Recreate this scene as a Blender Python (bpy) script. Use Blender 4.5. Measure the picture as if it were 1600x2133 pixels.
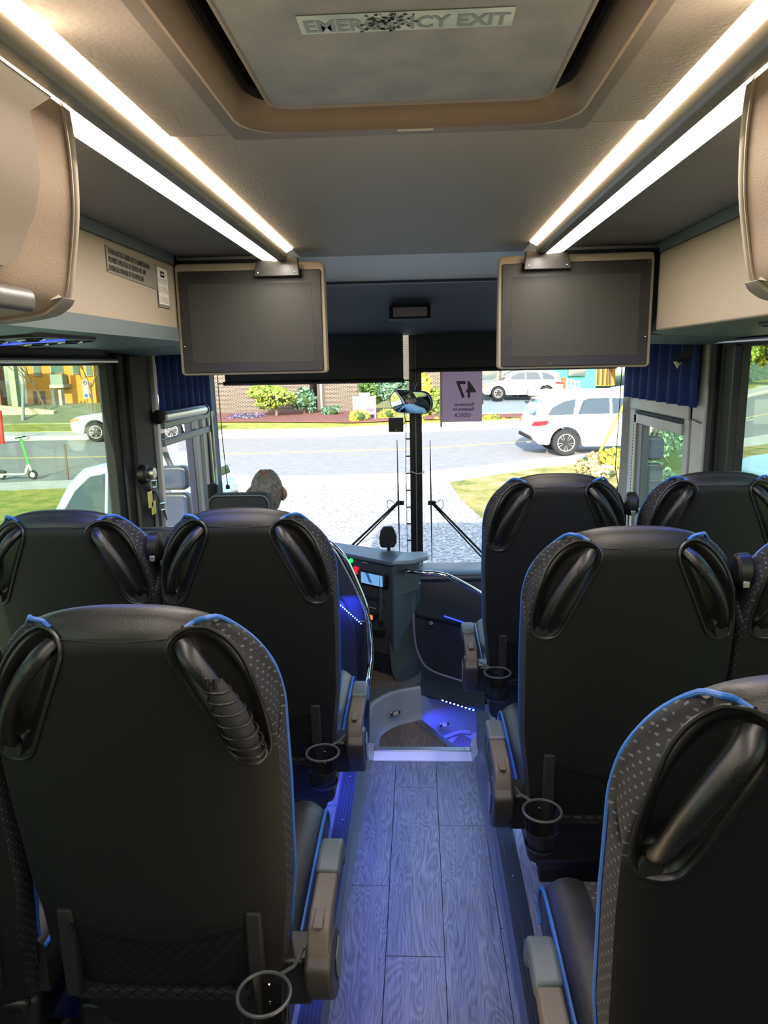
import bpy, bmesh, math, random
from mathutils import Vector, Matrix
from mathutils import noise as mnoise
for o in list(bpy.data.objects): bpy.data.objects.remove(o)
SC = bpy.context.scene
COL = SC.collection
PI = math.pi
R = math.radians
random.seed(7)

# ------------------------------------------------------------------ camera
CZ = 1.64; FPX = 1500.0
th, ph, rh = R(2.85), R(11.61), R(1.15)
Fw = Vector((-math.sin(th)*math.cos(ph), math.cos(th)*math.cos(ph), -math.sin(ph)))
R0 = Vector((math.cos(th), math.sin(th), 0)); U0 = R0.cross(Fw)
c_, s_ = math.cos(rh), math.sin(rh)
Rt = R0*c_ - U0*s_; Up = U0*c_ + R0*s_
cam = bpy.data.cameras.new('camera'); camo = bpy.data.objects.new('camera', cam); COL.objects.link(camo)
M3 = Matrix((Rt, Up, -Fw)).transposed()
camo.matrix_world = Matrix.Translation((0, 0, CZ)) @ M3.to_4x4()
cam.sensor_fit = 'VERTICAL'; cam.sensor_height = 36; cam.lens = 36*FPX/2133
cam.clip_start = 0.02; cam.clip_end = 400
SC.camera = camo
def ray(x, y): return Fw + Rt*((x-800)/FPX) + Up*((1066.5-y)/FPX)
def atY(x, y, Y): d = ray(x, y); t = Y/d.y; return Vector((d.x*t, Y, CZ+d.z*t))
def atZ(x, y, z): d = ray(x, y); t = (z-CZ)/d.z; return Vector((d.x*t, d.y*t, z))
def atX(x, y, X): d = ray(x, y); t = X/d.x; return Vector((X, d.y*t, CZ+d.z*t))

# ------------------------------------------------------------------ world, sun, exposure
w = bpy.data.worlds.new('sky'); SC.world = w; w.use_nodes = True
nt = w.node_tree; bg = nt.nodes['Background']
sky = nt.nodes.new('ShaderNodeTexSky'); sky.sky_type = 'NISHITA'; sky.sun_disc = False
sky.sun_elevation = R(22.5); sky.sun_rotation = R(184); sky.air_density = 1.0; sky.dust_density = 1.2
nt.links.new(sky.outputs[0], bg.inputs[0]); bg.inputs[1].default_value = 0.50
sl = bpy.data.lights.new('sun', 'SUN'); sl.energy = 9.0; sl.angle = R(0.6); sl.color = (1, .93, .80)
so = bpy.data.objects.new('sun', sl); COL.objects.link(so)
SUN_AZ = R(4); SUN_EL = R(22.5)
sd = Vector((math.sin(SUN_AZ)*math.cos(SUN_EL), math.cos(SUN_AZ)*math.cos(SUN_EL), -math.sin(SUN_EL)))
so.rotation_euler = sd.to_track_quat('-Z', 'Y').to_euler(); so.location = (0, -6, 8)
SC.view_settings.view_transform = 'Standard'; SC.view_settings.look = 'None'
SC.view_settings.gamma = 1; SC.view_settings.use_curve_mapping = False
SC.view_settings.exposure = 0.45
SC.cycles.max_bounces = 7; SC.cycles.diffuse_bounces = 4; SC.cycles.transparent_max_bounces = 12
SC.cycles.caustics_reflective = False; SC.cycles.caustics_refractive = False
SC.cycles.sample_clamp_indirect = 4
def area(name, loc, direction, sx, sy, power, color):
    l = bpy.data.lights.new(name, 'AREA'); l.shape = 'RECTANGLE'; l.size = sx; l.size_y = sy; l.energy = power; l.color = color
    o = bpy.data.objects.new(name, l); COL.objects.link(o); o.location = loc
    o.rotation_euler = Vector(direction).to_track_quat('-Z', 'Y').to_euler(); return o
# the light of the two long ceiling lamps and of the blue lamps over the seats
for s in (-1, 1):
    area('ceiling_strip_light', (s*.437-.02, .9, 1.986), (0, 0, -1), .022, 3.3, 15, (1, .92, .85))
    area('ceiling_cove_light', (s*.412-.02, .9, 2.003), (-s, 0, .30), .012, 3.3, 4.5, (1, .72, .44))
    area('reading_lamp_light', (s*.80, 1.75, 1.69), (-s*.55, .1, -1), .012, .30, 2.2, (.08, .16, 1))

# ------------------------------------------------------------------ materials
def lin(c):
    if isinstance(c, str):
        c = [int(c[i:i+2], 16)/255 for i in (0, 2, 4)]
        return tuple(((v/12.92) if v <= .04045 else ((v+.055)/1.055)**2.4) for v in c)
    return c
class N:
    """small node helper"""
    def __init__(s, m): s.t = m.node_tree; s.n = s.t.nodes; s.l = s.t.links
    def new(s, k, **kw):
        o = s.n.new(k)
        for a, b in kw.items(): setattr(o, a, b)
        return o
    def link(s, a, b): s.l.new(a, b)
    def math(s, op, a, b=None):
        o = s.n.new('ShaderNodeMath'); o.operation = op
        for i, v in enumerate((a, b)):
            if v is None: continue
            if isinstance(v, (int, float)): o.inputs[i].default_value = v
            else: s.l.new(v, o.inputs[i])
        return o.outputs[0]
    def ramp(s, fac, stops):
        o = s.n.new('ShaderNodeValToRGB'); cr = o.color_ramp
        while len(cr.elements) < len(stops): cr.elements.new(.5)
        for e, (p, c) in zip(cr.elements, stops): e.position = p; e.color = (*lin(c), 1)
        s.l.new(fac, o.inputs[0]); return o.outputs[0]
def mat(name, col, rough=.5, metal=0, em=None, es=0, bump=None, coat=0, var=None, spec=None):
    """bump=(scale, strength, kind), var=(scale, colour2, detail)"""
    m = bpy.data.materials.new(name); m.use_nodes = True
    b = m.node_tree.nodes['Principled BSDF']; n = N(m)
    b.inputs['Base Color'].default_value = (*lin(col), 1)
    b.inputs['Roughness'].default_value = rough; b.inputs['Metallic'].default_value = metal
    b.inputs['Coat Weight'].default_value = coat
    if spec is not None: b.inputs['Specular IOR Level'].default_value = spec
    if em: b.inputs['Emission Color'].default_value = (*lin(em), 1); b.inputs['Emission Strength'].default_value = es
    tc = n.new('ShaderNodeTexCoord')
    if var:
        t = n.new('ShaderNodeTexNoise'); t.inputs['Scale'].default_value = var[0]; t.inputs['Detail'].default_value = var[2]
        n.link(tc.outputs['Object'], t.inputs['Vector'])
        n.link(n.ramp(t.outputs['Fac'], [(.35, col), (.65, var[1])]), b.inputs['Base Color'])
    if bump:
        if bump[2] == 'leather':
            t = n.new('ShaderNodeTexVoronoi'); t.feature = 'SMOOTH_F1'; t.inputs['Scale'].default_value = bump[0]; h = t.outputs['Distance']
        else:
            t = n.new('ShaderNodeTexNoise'); t.inputs['Scale'].default_value = bump[0]; t.inputs['Detail'].default_value = 3; h = t.outputs['Fac']
        n.link(tc.outputs['Object'], t.inputs['Vector'])
        bp = n.new('ShaderNodeBump'); bp.inputs['Strength'].default_value = bump[1]; bp.inputs['Distance'].default_value = .002
        n.link(h, bp.inputs['Height']); n.link(bp.outputs[0], b.inputs['Normal'])
    return m
def glass(name, tint, refl=.06):
    m = bpy.data.materials.new(name); m.use_nodes = True; n = N(m); n.n.clear()
    o = n.new('ShaderNodeOutputMaterial'); mx = n.new('ShaderNodeMixShader'); tr = n.new('ShaderNodeBsdfTransparent'); gl = n.new('ShaderNodeBsdfGlossy')
    tr.inputs[0].default_value = (*tint, 1); gl.inputs['Roughness'].default_value = .02; gl.inputs[0].default_value = (1, 1, 1, 1)
    lw = n.new('ShaderNodeLayerWeight'); lw.inputs[0].default_value = .2
    n.link(n.math('MULTIPLY', lw.outputs['Fresnel'], refl*4), mx.inputs[0])
    n.link(tr.outputs[0], mx.inputs[1]); n.link(gl.outputs[0], mx.inputs[2]); n.link(mx.outputs[0], o.inputs[0]); return m
def dotted(name, base, dot, su, sv, dw=.3, dh=.32, rough=.85):
    """woven seat fabric: short pale dashes in staggered rows, on UVs in metres"""
    m = mat(name, base, rough); n = N(m); b = n.n['Principled BSDF']
    tc = n.new('ShaderNodeTexCoord'); sp = n.new('ShaderNodeSeparateXYZ'); n.link(tc.outputs['UV'], sp.inputs[0])
    u = n.math('MULTIPLY', sp.outputs[0], su); v = n.math('MULTIPLY', sp.outputs[1], sv)
    row = n.math('FLOOR', v); sh = n.math('MULTIPLY', n.math('MODULO', row, 2.0), .5)
    fu = n.math('ABSOLUTE', n.math('SUBTRACT', n.math('FRACT', n.math('ADD', u, sh)), .5))
    fv = n.math('ABSOLUTE', n.math('SUBTRACT', n.math('FRACT', v), .5))
    k = n.math('MULTIPLY', n.math('LESS_THAN', fu, dw/2), n.math('LESS_THAN', fv, dh/2))
    nz = n.new('ShaderNodeTexNoise'); nz.inputs['Scale'].default_value = 60; n.link(tc.outputs['UV'], nz.inputs['Vector'])
    k2 = n.math('MULTIPLY', k, n.math('MULTIPLY', nz.outputs['Fac'], 1.5))
    n.link(n.ramp(k2, [(0, base), (1, dot)]), b.inputs['Base Color'])
    return m
def wood(name, a, bcol, c, rough=.45):
    m = mat(name, a, rough); n = N(m); b = n.n['Principled BSDF']
    tc = n.new('ShaderNodeTexCoord'); oi = n.new('ShaderNodeObjectInfo')
    ad = n.new('ShaderNodeVectorMath'); ad.operation = 'ADD'; cmb = n.new('ShaderNodeCombineXYZ')
    n.link(n.math('MULTIPLY', oi.outputs['Random'], 7.0), cmb.inputs[0]); n.link(n.math('MULTIPLY', oi.outputs['Random'], 31.0), cmb.inputs[1])
    n.link(tc.outputs['Object'], ad.inputs[0]); n.link(cmb.outputs[0], ad.inputs[1])
    mp = n.new('ShaderNodeMapping'); mp.inputs['Scale'].default_value = (1, .16, 1); n.link(ad.outputs[0], mp.inputs[0])
    n1 = n.new('ShaderNodeTexNoise'); n1.inputs['Scale'].default_value = 10; n1.inputs['Detail'].default_value = 2; n1.inputs['Distortion'].default_value = .6
    n.link(mp.outputs[0], n1.inputs['Vector'])
    rings = n.math('FRACT', n.math('MULTIPLY', n1.outputs['Fac'], 30.0))
    ln = n.math('ABSOLUTE', n.math('SUBTRACT', rings, .5))
    mp2 = n.new('ShaderNodeMapping'); mp2.inputs['Scale'].default_value = (240, 9, 1); n.link(ad.outputs[0], mp2.inputs[0])
    n2 = n.new('ShaderNodeTexNoise'); n2.inputs['Scale'].default_value = 1; n2.inputs['Detail'].default_value = 4; n.link(mp2.outputs[0], n2.inputs['Vector'])
    f = n.math('ADD', n.math('MULTIPLY', ln, .6), n.math('MULTIPLY', n2.outputs['Fac'], 1.0))
    n.link(n.ramp(f, [(.28, a), (.55, bcol), (.85, c)]), b.inputs['Base Color'])
    bp = n.new('ShaderNodeBump'); bp.inputs['Strength'].default_value = .25; bp.inputs['Distance'].default_value = .001
    n.link(f, bp.inputs['Height']); n.link(bp.outputs[0], b.inputs['Normal']); return m
def bricks(name, c1, c2, mort, sx=.21, sz=.075):
    m = mat(name, c1, .9); n = N(m); b = n.n['Principled BSDF']
    tc = n.new('ShaderNodeTexCoord'); t = n.new('ShaderNodeTexBrick')
    t.inputs['Color1'].default_value = (*lin(c1), 1); t.inputs['Color2'].default_value = (*lin(c2), 1); t.inputs['Mortar'].default_value = (*lin(mort), 1)
    t.inputs['Scale'].default_value = 1; t.inputs['Brick Width'].default_value = sx; t.inputs['Row Height'].default_value = sz; t.inputs['Mortar Size'].default_value = .014
    n.link(tc.outputs['UV'], t.inputs['Vector']); n.link(t.outputs[0], b.inputs['Base Color']); return m
def speckle(name, cols, scale, rough=.95, detail=6, stretch=(1, 1, 1)):
    m = mat(name, cols[0][1], rough); n = N(m); b = n.n['Principled BSDF']
    tc = n.new('ShaderNodeTexCoord'); mp = n.new('ShaderNodeMapping'); mp.inputs['Scale'].default_value = stretch
    t = n.new('ShaderNodeTexNoise'); t.inputs['Scale'].default_value = scale; t.inputs['Detail'].default_value = detail; t.inputs['Roughness'].default_value = .7
    n.link(tc.outputs['Object'], mp.inputs[0]); n.link(mp.outputs[0], t.inputs['Vector'])
    n.link(n.ramp(t.outputs['Fac'], cols), b.inputs['Base Color']); return m

ceil_m = mat('ceiling_vinyl', '979593', .62, bump=(160, .35, 'leather'))
ceil_dark = mat('grey_vinyl', '8a8c8e', .65, bump=(160, .2, 'leather'))
frame_m = mat('hatch_frame_vinyl', '767370', .55)
trough_m = mat('dark_gasket', '1e1c1a', .7)
panel_m = mat('worn_hatch_panel', '666d72', .5, var=(14, '797f82', 8), bump=(300, .2, 'noise'))
beige = mat('beige_panel', 'a09582', .6, bump=(220, .08, 'noise'))
beige_leather = mat('beige_leather', 'a39078', .55, bump=(330, .22, 'leather'))
grey_panel = mat('grey_blue_panel', '636e71', .5)
alu = mat('brushed_aluminium', 'a4a7a8', .35, .9)
alu_dark = mat('satin_channel', '85827c', .45, .6)
chrome = mat('chrome', 'd5d8da', .12, 1)
led_warm = mat('warm_diffuser', 'ffffff', .5, em=(1, .86, .66), es=10)
led_cove = mat('cove_light', 'ffffff', .5, em=(1, .72, .42), es=10)
blue_led = mat('blue_led', '2030ff', .4, em=(.02, .04, 1), es=3)
blue_led_dot = mat('blue_led_dot', '80a0ff', .4, em=(.10, .25, 1), es=14)
black_m = mat('black_plastic', '101113', .42)
black_soft = mat('black_rubber', '0a0b0c', .75)
bezel_m = mat('dark_bezel', '1c1b1a', .45)
screen_m = mat('switched_off_screen', '30312d', .6, spec=.4)
leather = mat('black_leather', '1b1b1c', .46, bump=(520, .22, 'leather'))
shell_m = mat('black_seat_shell', '101213', .60, bump=(500, .1, 'noise'), spec=.3)
recess_m = mat('black_moulding', '161718', .38)
fabric = dotted('dotted_fabric', '10131a', '50545c', 62, 105)
fabric_seat = dotted('dotted_seat_fabric', '1c1c20', '56565c', 46, 60)
piping_m = mat('blue_piping', '2a5aa4', .45)
net_m = mat('net_cord', '08090b', .95, spec=.1)
arm_m = mat('taupe_armrest', '4e4842', .6, bump=(700, .15, 'noise'))
pod_m = mat('dark_taupe_plastic', '2e2b28', .5)
ring_grey = mat('ring_grey', '3c4042', .4)
cap_m = mat('grey_rubber_cap', '414c53', .5)
red_m = mat('red_plastic', 'd0302a', .4)
floor_wood = wood('grey_oak', '3d4148', '575c64', '72777f')
trim_grey = mat('grey_sill', '5c6468', .45)
rib_m = mat('ribbed_rubber', '151820', .5)
step_m = mat('moulded_step_grey', '9aa0b0', .42)
navy = mat('navy_plastic', '232a38', .5, bump=(500, .1, 'noise'))
navy_light = mat('slate_plastic', '4a5866', .45)
navy_cloth = mat('navy_header', '16253a', .6)
shade_m = mat('sunshade_cloth', '2a2f3a', .8, bump=(400, .1, 'noise'))
curtain_m = mat('blue_curtain', '1d3478', .8, bump=(300, .2, 'noise'))
white_frame = mat('grey_white_paint', 'c8c9c5', .45, var=(3, 'b2b2ad', 4))
win_glass = glass('tinted_window_glass', (.66, .74, .66), .03)
ws_glass = glass('windshield_glass', (.97, .985, .99), .02)
wall_dark = mat('dark_side_wall', '25282c', .7)
skin = mat('skin', '9a7868', .55); hair = mat('grey_hair', '8a8683', .85, var=(60, '5f5b58', 4), bump=(300, .8, 'noise'))
shirt = mat('pale_blue_shirt', 'a9c6d8', .85)
plate_m = mat('engraved_plate', '8d897f', .45, .3)
ink = mat('black_ink', '1a1a1a', .6)
paper = mat('paper', 'cfccc2', .8)

# ------------------------------------------------------------------ mesh helpers
OFF = {}
class MB:
    def __init__(s): s.v = []; s.f = []
    def add(s, vs, fs):
        n = len(s.v); s.v += [Vector(v) for v in vs]; s.f += [tuple(i+n for i in f) for f in fs]; return s
    def box(s, x0, x1, y0, y1, z0, z1, M=None):
        vs = [Vector(p) for p in ((x0,y0,z0),(x1,y0,z0),(x1,y1,z0),(x0,y1,z0),(x0,y0,z1),(x1,y0,z1),(x1,y1,z1),(x0,y1,z1))]
        if M: vs = [M @ v for v in vs]
        return s.add(vs, [(3,2,1,0),(4,5,6,7),(0,1,5,4),(1,2,6,5),(2,3,7,6),(3,0,4,7)])
    def tube(s, pts, r, n=10, closed=False, caps=True, sq=None):
        """sweep a circle (or an ellipse sq=(a,b)) along points"""
        P = [Vector(p) for p in pts]; m = len(P); rs = r if isinstance(r, (list, tuple)) else [r]*m
        up = Vector((0, 0, 1)); vs = []; prev = None
        for i in range(m):
            a = P[(i-1) % m] if (closed or i > 0) else P[i]; b = P[(i+1) % m] if (closed or i < m-1) else P[i]
            t = (b-a).normalized()
            if prev is None:
                u = t.cross(up);
                if u.length < 1e-3: u = t.cross(Vector((1, 0, 0)))
                u.normalize()
            else:
                u = prev - t*prev.dot(t)
                if u.length < 1e-6: u = t.cross(up)
                u.normalize()
            prev = u; v = t.cross(u)
            ka, kb = sq if sq else (1, 1)
            for k in range(n):
                q = 2*PI*k/n; vs.append(P[i] + (u*math.cos(q)*ka + v*math.sin(q)*kb)*rs[i])
        fs = []
        for i in range(m if closed else m-1):
            j = (i+1) % m
            for k in range(n): fs.append((i*n+k, i*n+(k+1) % n, j*n+(k+1) % n, j*n+k))
        if caps and not closed: fs += [tuple(reversed(range(n))), tuple((m-1)*n+k for k in range(n))]
        return s.add(vs, fs)
    def prism(s, poly, a, b, axis='y'):
        """poly in the plane across the axis: x->(y,z), y->(x,z), z->(x,y)"""
        def P(p, t): return {'x': (t, p[0], p[1]), 'y': (p[0], t, p[1]), 'z': (p[0], p[1], t)}[axis]
        n = len(poly); vs = [P(p, a) for p in poly] + [P(p, b) for p in poly]
        return s.add(vs, [tuple(reversed(range(n))), tuple(range(n, 2*n))] + [(i, (i+1) % n, (i+1) % n+n, i+n) for i in range(n)])
    def loft(s, rings, caps=True, closed=True):
        n = len(rings[0]); vs = [p for r_ in rings for p in r_]; fs = []
        for i in range(len(rings)-1):
            for k in range(n if closed else n-1): fs.append((i*n+k, i*n+(k+1) % n, (i+1)*n+(k+1) % n, (i+1)*n+k))
        if caps and closed: fs += [tuple(reversed(range(n))), tuple((len(rings)-1)*n+k for k in range(n))]
        return s.add(vs, fs)
    def lathe(s, prof, c=(0, 0, 0), n=24, axis='z', M=None):
        rings = []
        for r_, h in prof:
            ring = []
            for k in range(n):
                q = 2*PI*k/n; a, b = r_*math.cos(q), r_*math.sin(q)
                p = {'z': (a, b, h), 'y': (a, h, b), 'x': (h, a, b)}[axis]
                p = Vector(p);
                if M: p = M @ p
                ring.append(p + Vector(c))
            rings.append(ring)
        return s.loft(rings)
    def xf(s, M):
        s.v = [M @ v for v in s.v]; return s
    def build(s, name, m, parent=None, bevel=0, seg=2, sharp=35, kind=None, label=None, uv=False, smooth=True, sub=0, fix=True):
        off = OFF.get(parent, Vector((0, 0, 0)))
        me = bpy.data.meshes.new(name); me.from_pydata([tuple(v-off) for v in s.v], [], s.f); me.update()
        if fix:
            bm = bmesh.new(); bm.from_mesh(me); bmesh.ops.recalc_face_normals(bm, faces=bm.faces); bm.to_mesh(me); bm.free()
        if uv: box_uv(me)
        for x in (m if isinstance(m, (list, tuple)) else [m]): me.materials.append(x)
        if smooth:
            me.polygons.foreach_set('use_smooth', [True]*len(me.polygons)); me.set_sharp_from_angle(angle=R(sharp))
        o = bpy.data.objects.new(name, me); COL.objects.link(o); o.parent = parent; OFF[o] = off
        if bevel:
            b = o.modifiers.new('bevel', 'BEVEL'); b.width = bevel; b.segments = seg; b.limit_method = 'ANGLE'; b.angle_limit = R(35)
        if sub:
            q = o.modifiers.new('subdivision', 'SUBSURF'); q.levels = sub; q.render_levels = sub
        if kind: o['kind'] = kind
        if label: o['label'] = label
        return o
def box_uv(me):
    uvl = me.uv_layers.new(name='UVMap')
    for p in me.polygons:
        nn = p.normal; ax = max(range(3), key=lambda i: abs(nn[i]))
        for li in p.loop_indices:
            c = me.vertices[me.loops[li].vertex_index].co
            uvl.data[li].uv = ((c.y, c.z), (c.x, c.z), (c.x, c.y))[ax]
def thing(name, label, cat, loc=(0, 0, 0), group=None):
    o = bpy.data.objects.new(name, None); COL.objects.link(o); o.location = loc; o.empty_display_size = .1
    o['label'] = label; o['category'] = cat
    if group: o['group'] = group
    OFF[o] = Vector(loc); return o
def tag(o, label, cat, group=None):
    o['label'] = label; o['category'] = cat
    if group: o['group'] = group
    return o
def struct(o): o['kind'] = 'structure'; return o
def copy_tree(o, parent=None):
    c = o.copy(); COL.objects.link(c)
    if parent: c.parent = parent
    for ch in list(o.children): copy_tree(ch, c)
    return c
def bez(pts, n=8):
    """smooth curve through points (Catmull-Rom)"""
    P = [Vector(p) for p in pts]; out = []
    for i in range(len(P)-1):
        a = P[i-1] if i else P[0]*2-P[1]; b = P[i]; c = P[i+1]; d = P[i+2] if i+2 < len(P) else P[-1]*2-P[-2]
        for k in range(n):
            t = k/n; out.append(.5*((2*b)+(c-a)*t+(2*a-5*b+4*c-d)*t*t+(3*b-a-3*c+d)*t**3))
    out.append(P[-1]); return out
def rrect(x0, x1, y0, y1, r, n=5):
    out = []
    for cx, cy, a in ((x1-r, y1-r, 0), (x0+r, y1-r, 90), (x0+r, y0+r, 180), (x1-r, y0+r, 270)):
        for k in range(n+1):
            q = R(a+90*k/n); out.append((cx+r*math.cos(q), cy+r*math.sin(q)))
    return out
def ring_prism(mb, outer, inner, a, b, axis='z'):
    n = len(outer)
    def P(p, t): return {'x': (t, p[0], p[1]), 'y': (p[0], t, p[1]), 'z': (p[0], p[1], t)}[axis]
    vs = [P(p, a) for p in outer]+[P(p, a) for p in inner]+[P(p, b) for p in outer]+[P(p, b) for p in inner]
    fs = []
    for i in range(n):
        j = (i+1) % n
        fs += [(i, j, j+n, i+n), (i+2*n, i+3*n, j+3*n, j+2*n), (i, i+2*n, j+2*n, j), (i+n, j+n, j+3*n, i+3*n)]
    return mb.add(vs, fs)
def text(s, size, m, name, parent, M, depth=.0006, xs=1, bold=0, align='LEFT', ls=1.0):
    cu = bpy.data.curves.new(name, 'FONT'); cu.body = s; cu.size = size; cu.extrude = depth; cu.offset = bold; cu.align_x = align
    cu.space_line = ls; cu.resolution_u = 2
    o = bpy.data.objects.new(name, cu); COL.objects.link(o)
    me = bpy.data.meshes.new_from_object(o.evaluated_get(bpy.context.evaluated_depsgraph_get()))
    bpy.data.objects.remove(o)
    off = OFF.get(parent, Vector((0, 0, 0)))
    me.transform(Matrix.Translation(-off) @ M @ Matrix.Diagonal((xs, 1, 1, 1)))
    me.materials.clear(); me.materials.append(m); me.name = name
    q = bpy.data.objects.new(name, me); COL.objects.link(q); q.parent = parent; OFF[q] = off; return q
def frame_M(origin, xa, ya):
    x = Vector(xa).normalized(); y = Vector(ya); y = (y - x*y.dot(x)).normalized(); z = x.cross(y)
    return Matrix.Translation(origin) @ Matrix((x, y, z)).transposed().to_4x4()

# ================================================================== LARGE STRUCTURE
XC = -.01
YB = -2.2                        # rear end of the part of the bus that is built
PZ = .13                         # height of the seat platforms over the aisle
# --- floor: aisle sub-floor, planks, platforms
flo = struct(MB().box(-.29, .29, YB, 2.78, -.06, -.012).build('floor', trim_grey))
def plank(x0, x1, y0, y1, z, par, m=floor_wood):
    return MB().box(x0+.0012, x1-.0012, y0+.0012, y1-.0012, z-.012, z).build('plank', m, par, smooth=False)
for x0, x1, ends in ((-.262, -.107, (2.02, .9)), (-.107, .06, (2.57, 1.74, .5)), (.06, .227, (2.33, 1.1)), (.227, .262, (1.85, .7))):
    ys = [2.76]+list(ends)+[YB]
    for a, b in zip(ys[:-1], ys[1:]): plank(x0, x1, b, a, 0, flo)
for s, nm in ((-1, 'floor_left_platform'), (1, 'floor_right_platform')):
    yf = 2.80 if s < 0 else 2.95
    xa, xb = sorted((s*.245, s*1.22))
    pl = struct(MB().box(xa, xb, YB, yf, -.06, PZ-.012).build(nm, trim_grey))
    for i in range(6):
        x0, x1 = sorted((s*(.29+i*.155), s*min(.29+(i+1)*.155, 1.22)))
        ys = [yf, 2.25-.33*(i % 3), 1.2-.27*(i % 2), .1, YB]
        for a, b in zip(ys[:-1], ys[1:]): plank(x0, x1, b, a, PZ, pl)
    # riser beside the aisle, coved at its foot
    mb = MB(); prof = [(s*.246, PZ+.004), (s*.243, PZ), (s*.241, .06), (s*.236, .02), (s*.222, .004), (s*.222, -.012), (s*.26, -.012), (s*.26, PZ)]
    rings = []
    for y in (YB, 1.2, 1.55, 2.0, 2.4, 2.78):
        k = max(0, (2.4-y)*.03) if y < 2.4 else 0
        k = min(k, .024)
        rings.append([Vector((p[0]+s*k*(1 if abs(p[0]) < .25 else 0), y, p[1])) for p in prof])
    tr = mb.loft(rings).build('trim_1' if s < 0 else 'trim_2', trim_grey); struct(tr)
    # ribbed edging along the platform
    rb = thing('edge_trim', 'black ribbed rubber edging along the %s seat platform' % ('left' if s < 0 else 'right'), 'trim', (s*.27, YB, PZ))
    b0 = MB().box(s*.27-.027, s*.27+.027, YB, yf-.005, PZ, PZ+.003); b0.build('base_strip', rib_m, rb)
    for i in range(5): MB().box(s*.27-.022+i*.0098, s*.27-.017+i*.0098, YB, yf-.005, PZ+.003, PZ+.0065).build('rib', rib_m, rb, smooth=False)
    for i in range(9): MB().lathe([(.0035, 0), (.003, .0015), (0.0001, .0018)], (s*.268, .6+i*.26, PZ+.0065), 8).build('screw', alu, rb)

# --- side walls with window openings
def wall_with_openings(name, X, s, opens, y0, y1, z0, z1, m, th=.05):
    """a wall in the yz plane with rectangular holes"""
    ys = sorted({y0, y1, *[o[0] for o in opens], *[o[1] for o in opens]}); zs = sorted({z0, z1, *[o[2] for o in opens], *[o[3] for o in opens]})
    mb = MB(); xa, xb = sorted((X, X+s*th))
    for a, b in zip(ys[:-1], ys[1:]):
        for c, d in zip(zs[:-1], zs[1:]):
            if any(o[0] <= a and b <= o[1] and o[2] <= c and d <= o[3] for o in opens): continue
            mb.box(xa, xb, a, b, c, d)
    return struct(mb.build(name, m))
wl = wall_with_openings('wall_left', -1.22, -1, [(-.6, 2.86, .72, 1.668), (3.22, 4.12, .72, 1.66)], YB, 4.2, -.9, 2.2, wall_dark)
wr = wall_with_openings('wall_right', 1.22, 1, [(-.6, 2.98, .72, 1.69), (3.24, 4.16, -.8, 1.70)], YB, 4.2, -.9, 2.2, wall_dark)
struct(MB().box(-1.27, 1.27, YB-.05, YB, -.9, 2.25).build('wall_back', wall_dark))
struct(MB().box(-1.27, 1.27, YB, 4.3, 2.18, 2.25).build('roof_structure', wall_dark)).name = 'ceiling_roof'
# windows
def side_window(i, s, y0, y1, z0, z1, bars):
    X = s*1.235
    g = struct(MB().box(X-.002, X+.002, y0, y1, z0, z1).build('window_%d' % i, win_glass))
    t = .035
    fr = MB()
    for a in bars: fr.box(*sorted((s*1.205, s*1.24)), a[0], a[1], z0, z1)
    fr.box(*sorted((s*1.205, s*1.24)), y0, y1, z1-.012, z1+.02).box(*sorted((s*1.205, s*1.24)), y0, y1, z0-.02, z0+.02)
    fr.build('window_frame', black_soft, g, bevel=.004)
    return g
w1 = side_window(1, -1, -.6, 2.86, .72, 1.668, [(2.80, 2.87), (.62, .68), (-.6, -.55)])
w2 = side_window(2, 1, -.6, 2.98, .72, 1.69, [(2.80, 2.86), (2.95, 3.01), (.62, .68), (-.6, -.55)])
for s, y1, z in ((-1, 2.87, 1.672), (1, 3.12, 1.700)):
    p = MB().tube([(s*1.195, -.6, z), (s*1.195, y1, z)], .0085, 8).build('blind_rail', alu)
    tag(p, 'thin silver rail along the top of the %s passenger window' % ('left' if s < 0 else 'right'), 'rail')
# pillars
struct(MB().box(-1.225, -1.19, 2.865, 2.93, .3, 1.70).box(-1.225, -1.17, 2.93, 3.12, .3, 1.70).box(-1.225, -1.185, 3.12, 3.2, .3, 1.70).build('trim_3', black_soft, bevel=.01))
struct(MB().box(-1.215, -1.17, 3.2, 3.235, .3, 1.70).build('trim_4', white_frame, bevel=.004))
struct(MB().box(1.185, 1.225, 3.06, 3.20, .13, 1.71).build('trim_5', white_frame, bevel=.006))
struct(MB().box(1.19, 1.225, 2.99, 3.055, .13, 1.70).build('trim_6', black_soft, bevel=.008))

# --- ceiling: central panels, outer panels
CEZ = 2.035
def slab(name, poly, z, t, m, par=None, bevel=.003):
    return MB().prism(poly, z, z+t, 'z').build(name, m, par, bevel=bevel)
cl = struct(slab('ceiling', [(-.43, 1.345), (.39, 1.345), (.39, 2.82), (-.43, 2.82)], CEZ, .02, ceil_m, bevel=0))
slab('ceiling_panel', [(-.43, .2), (-.313, .2), (-.313, 1.332), (-.43, 1.332)], CEZ-.004, .02, ceil_m, cl)
slab('ceiling_panel', [(.288, .2), (.39, .2), (.39, 1.332), (.288, 1.332)], CEZ-.004, .02, ceil_m, cl)
slab('ceiling_panel', [(-.43, YB), (.39, YB), (.39, .195), (-.43, .195)], CEZ-.004, .02, ceil_m, cl)
for x0, x1 in ((-.86, -.50), (.46, .84)):
    slab('outer_panel', [(x0, YB), (x1, YB), (x1, 2.70), (x0, 2.70)], 2.03, .02, ceil_dark, cl)
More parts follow.
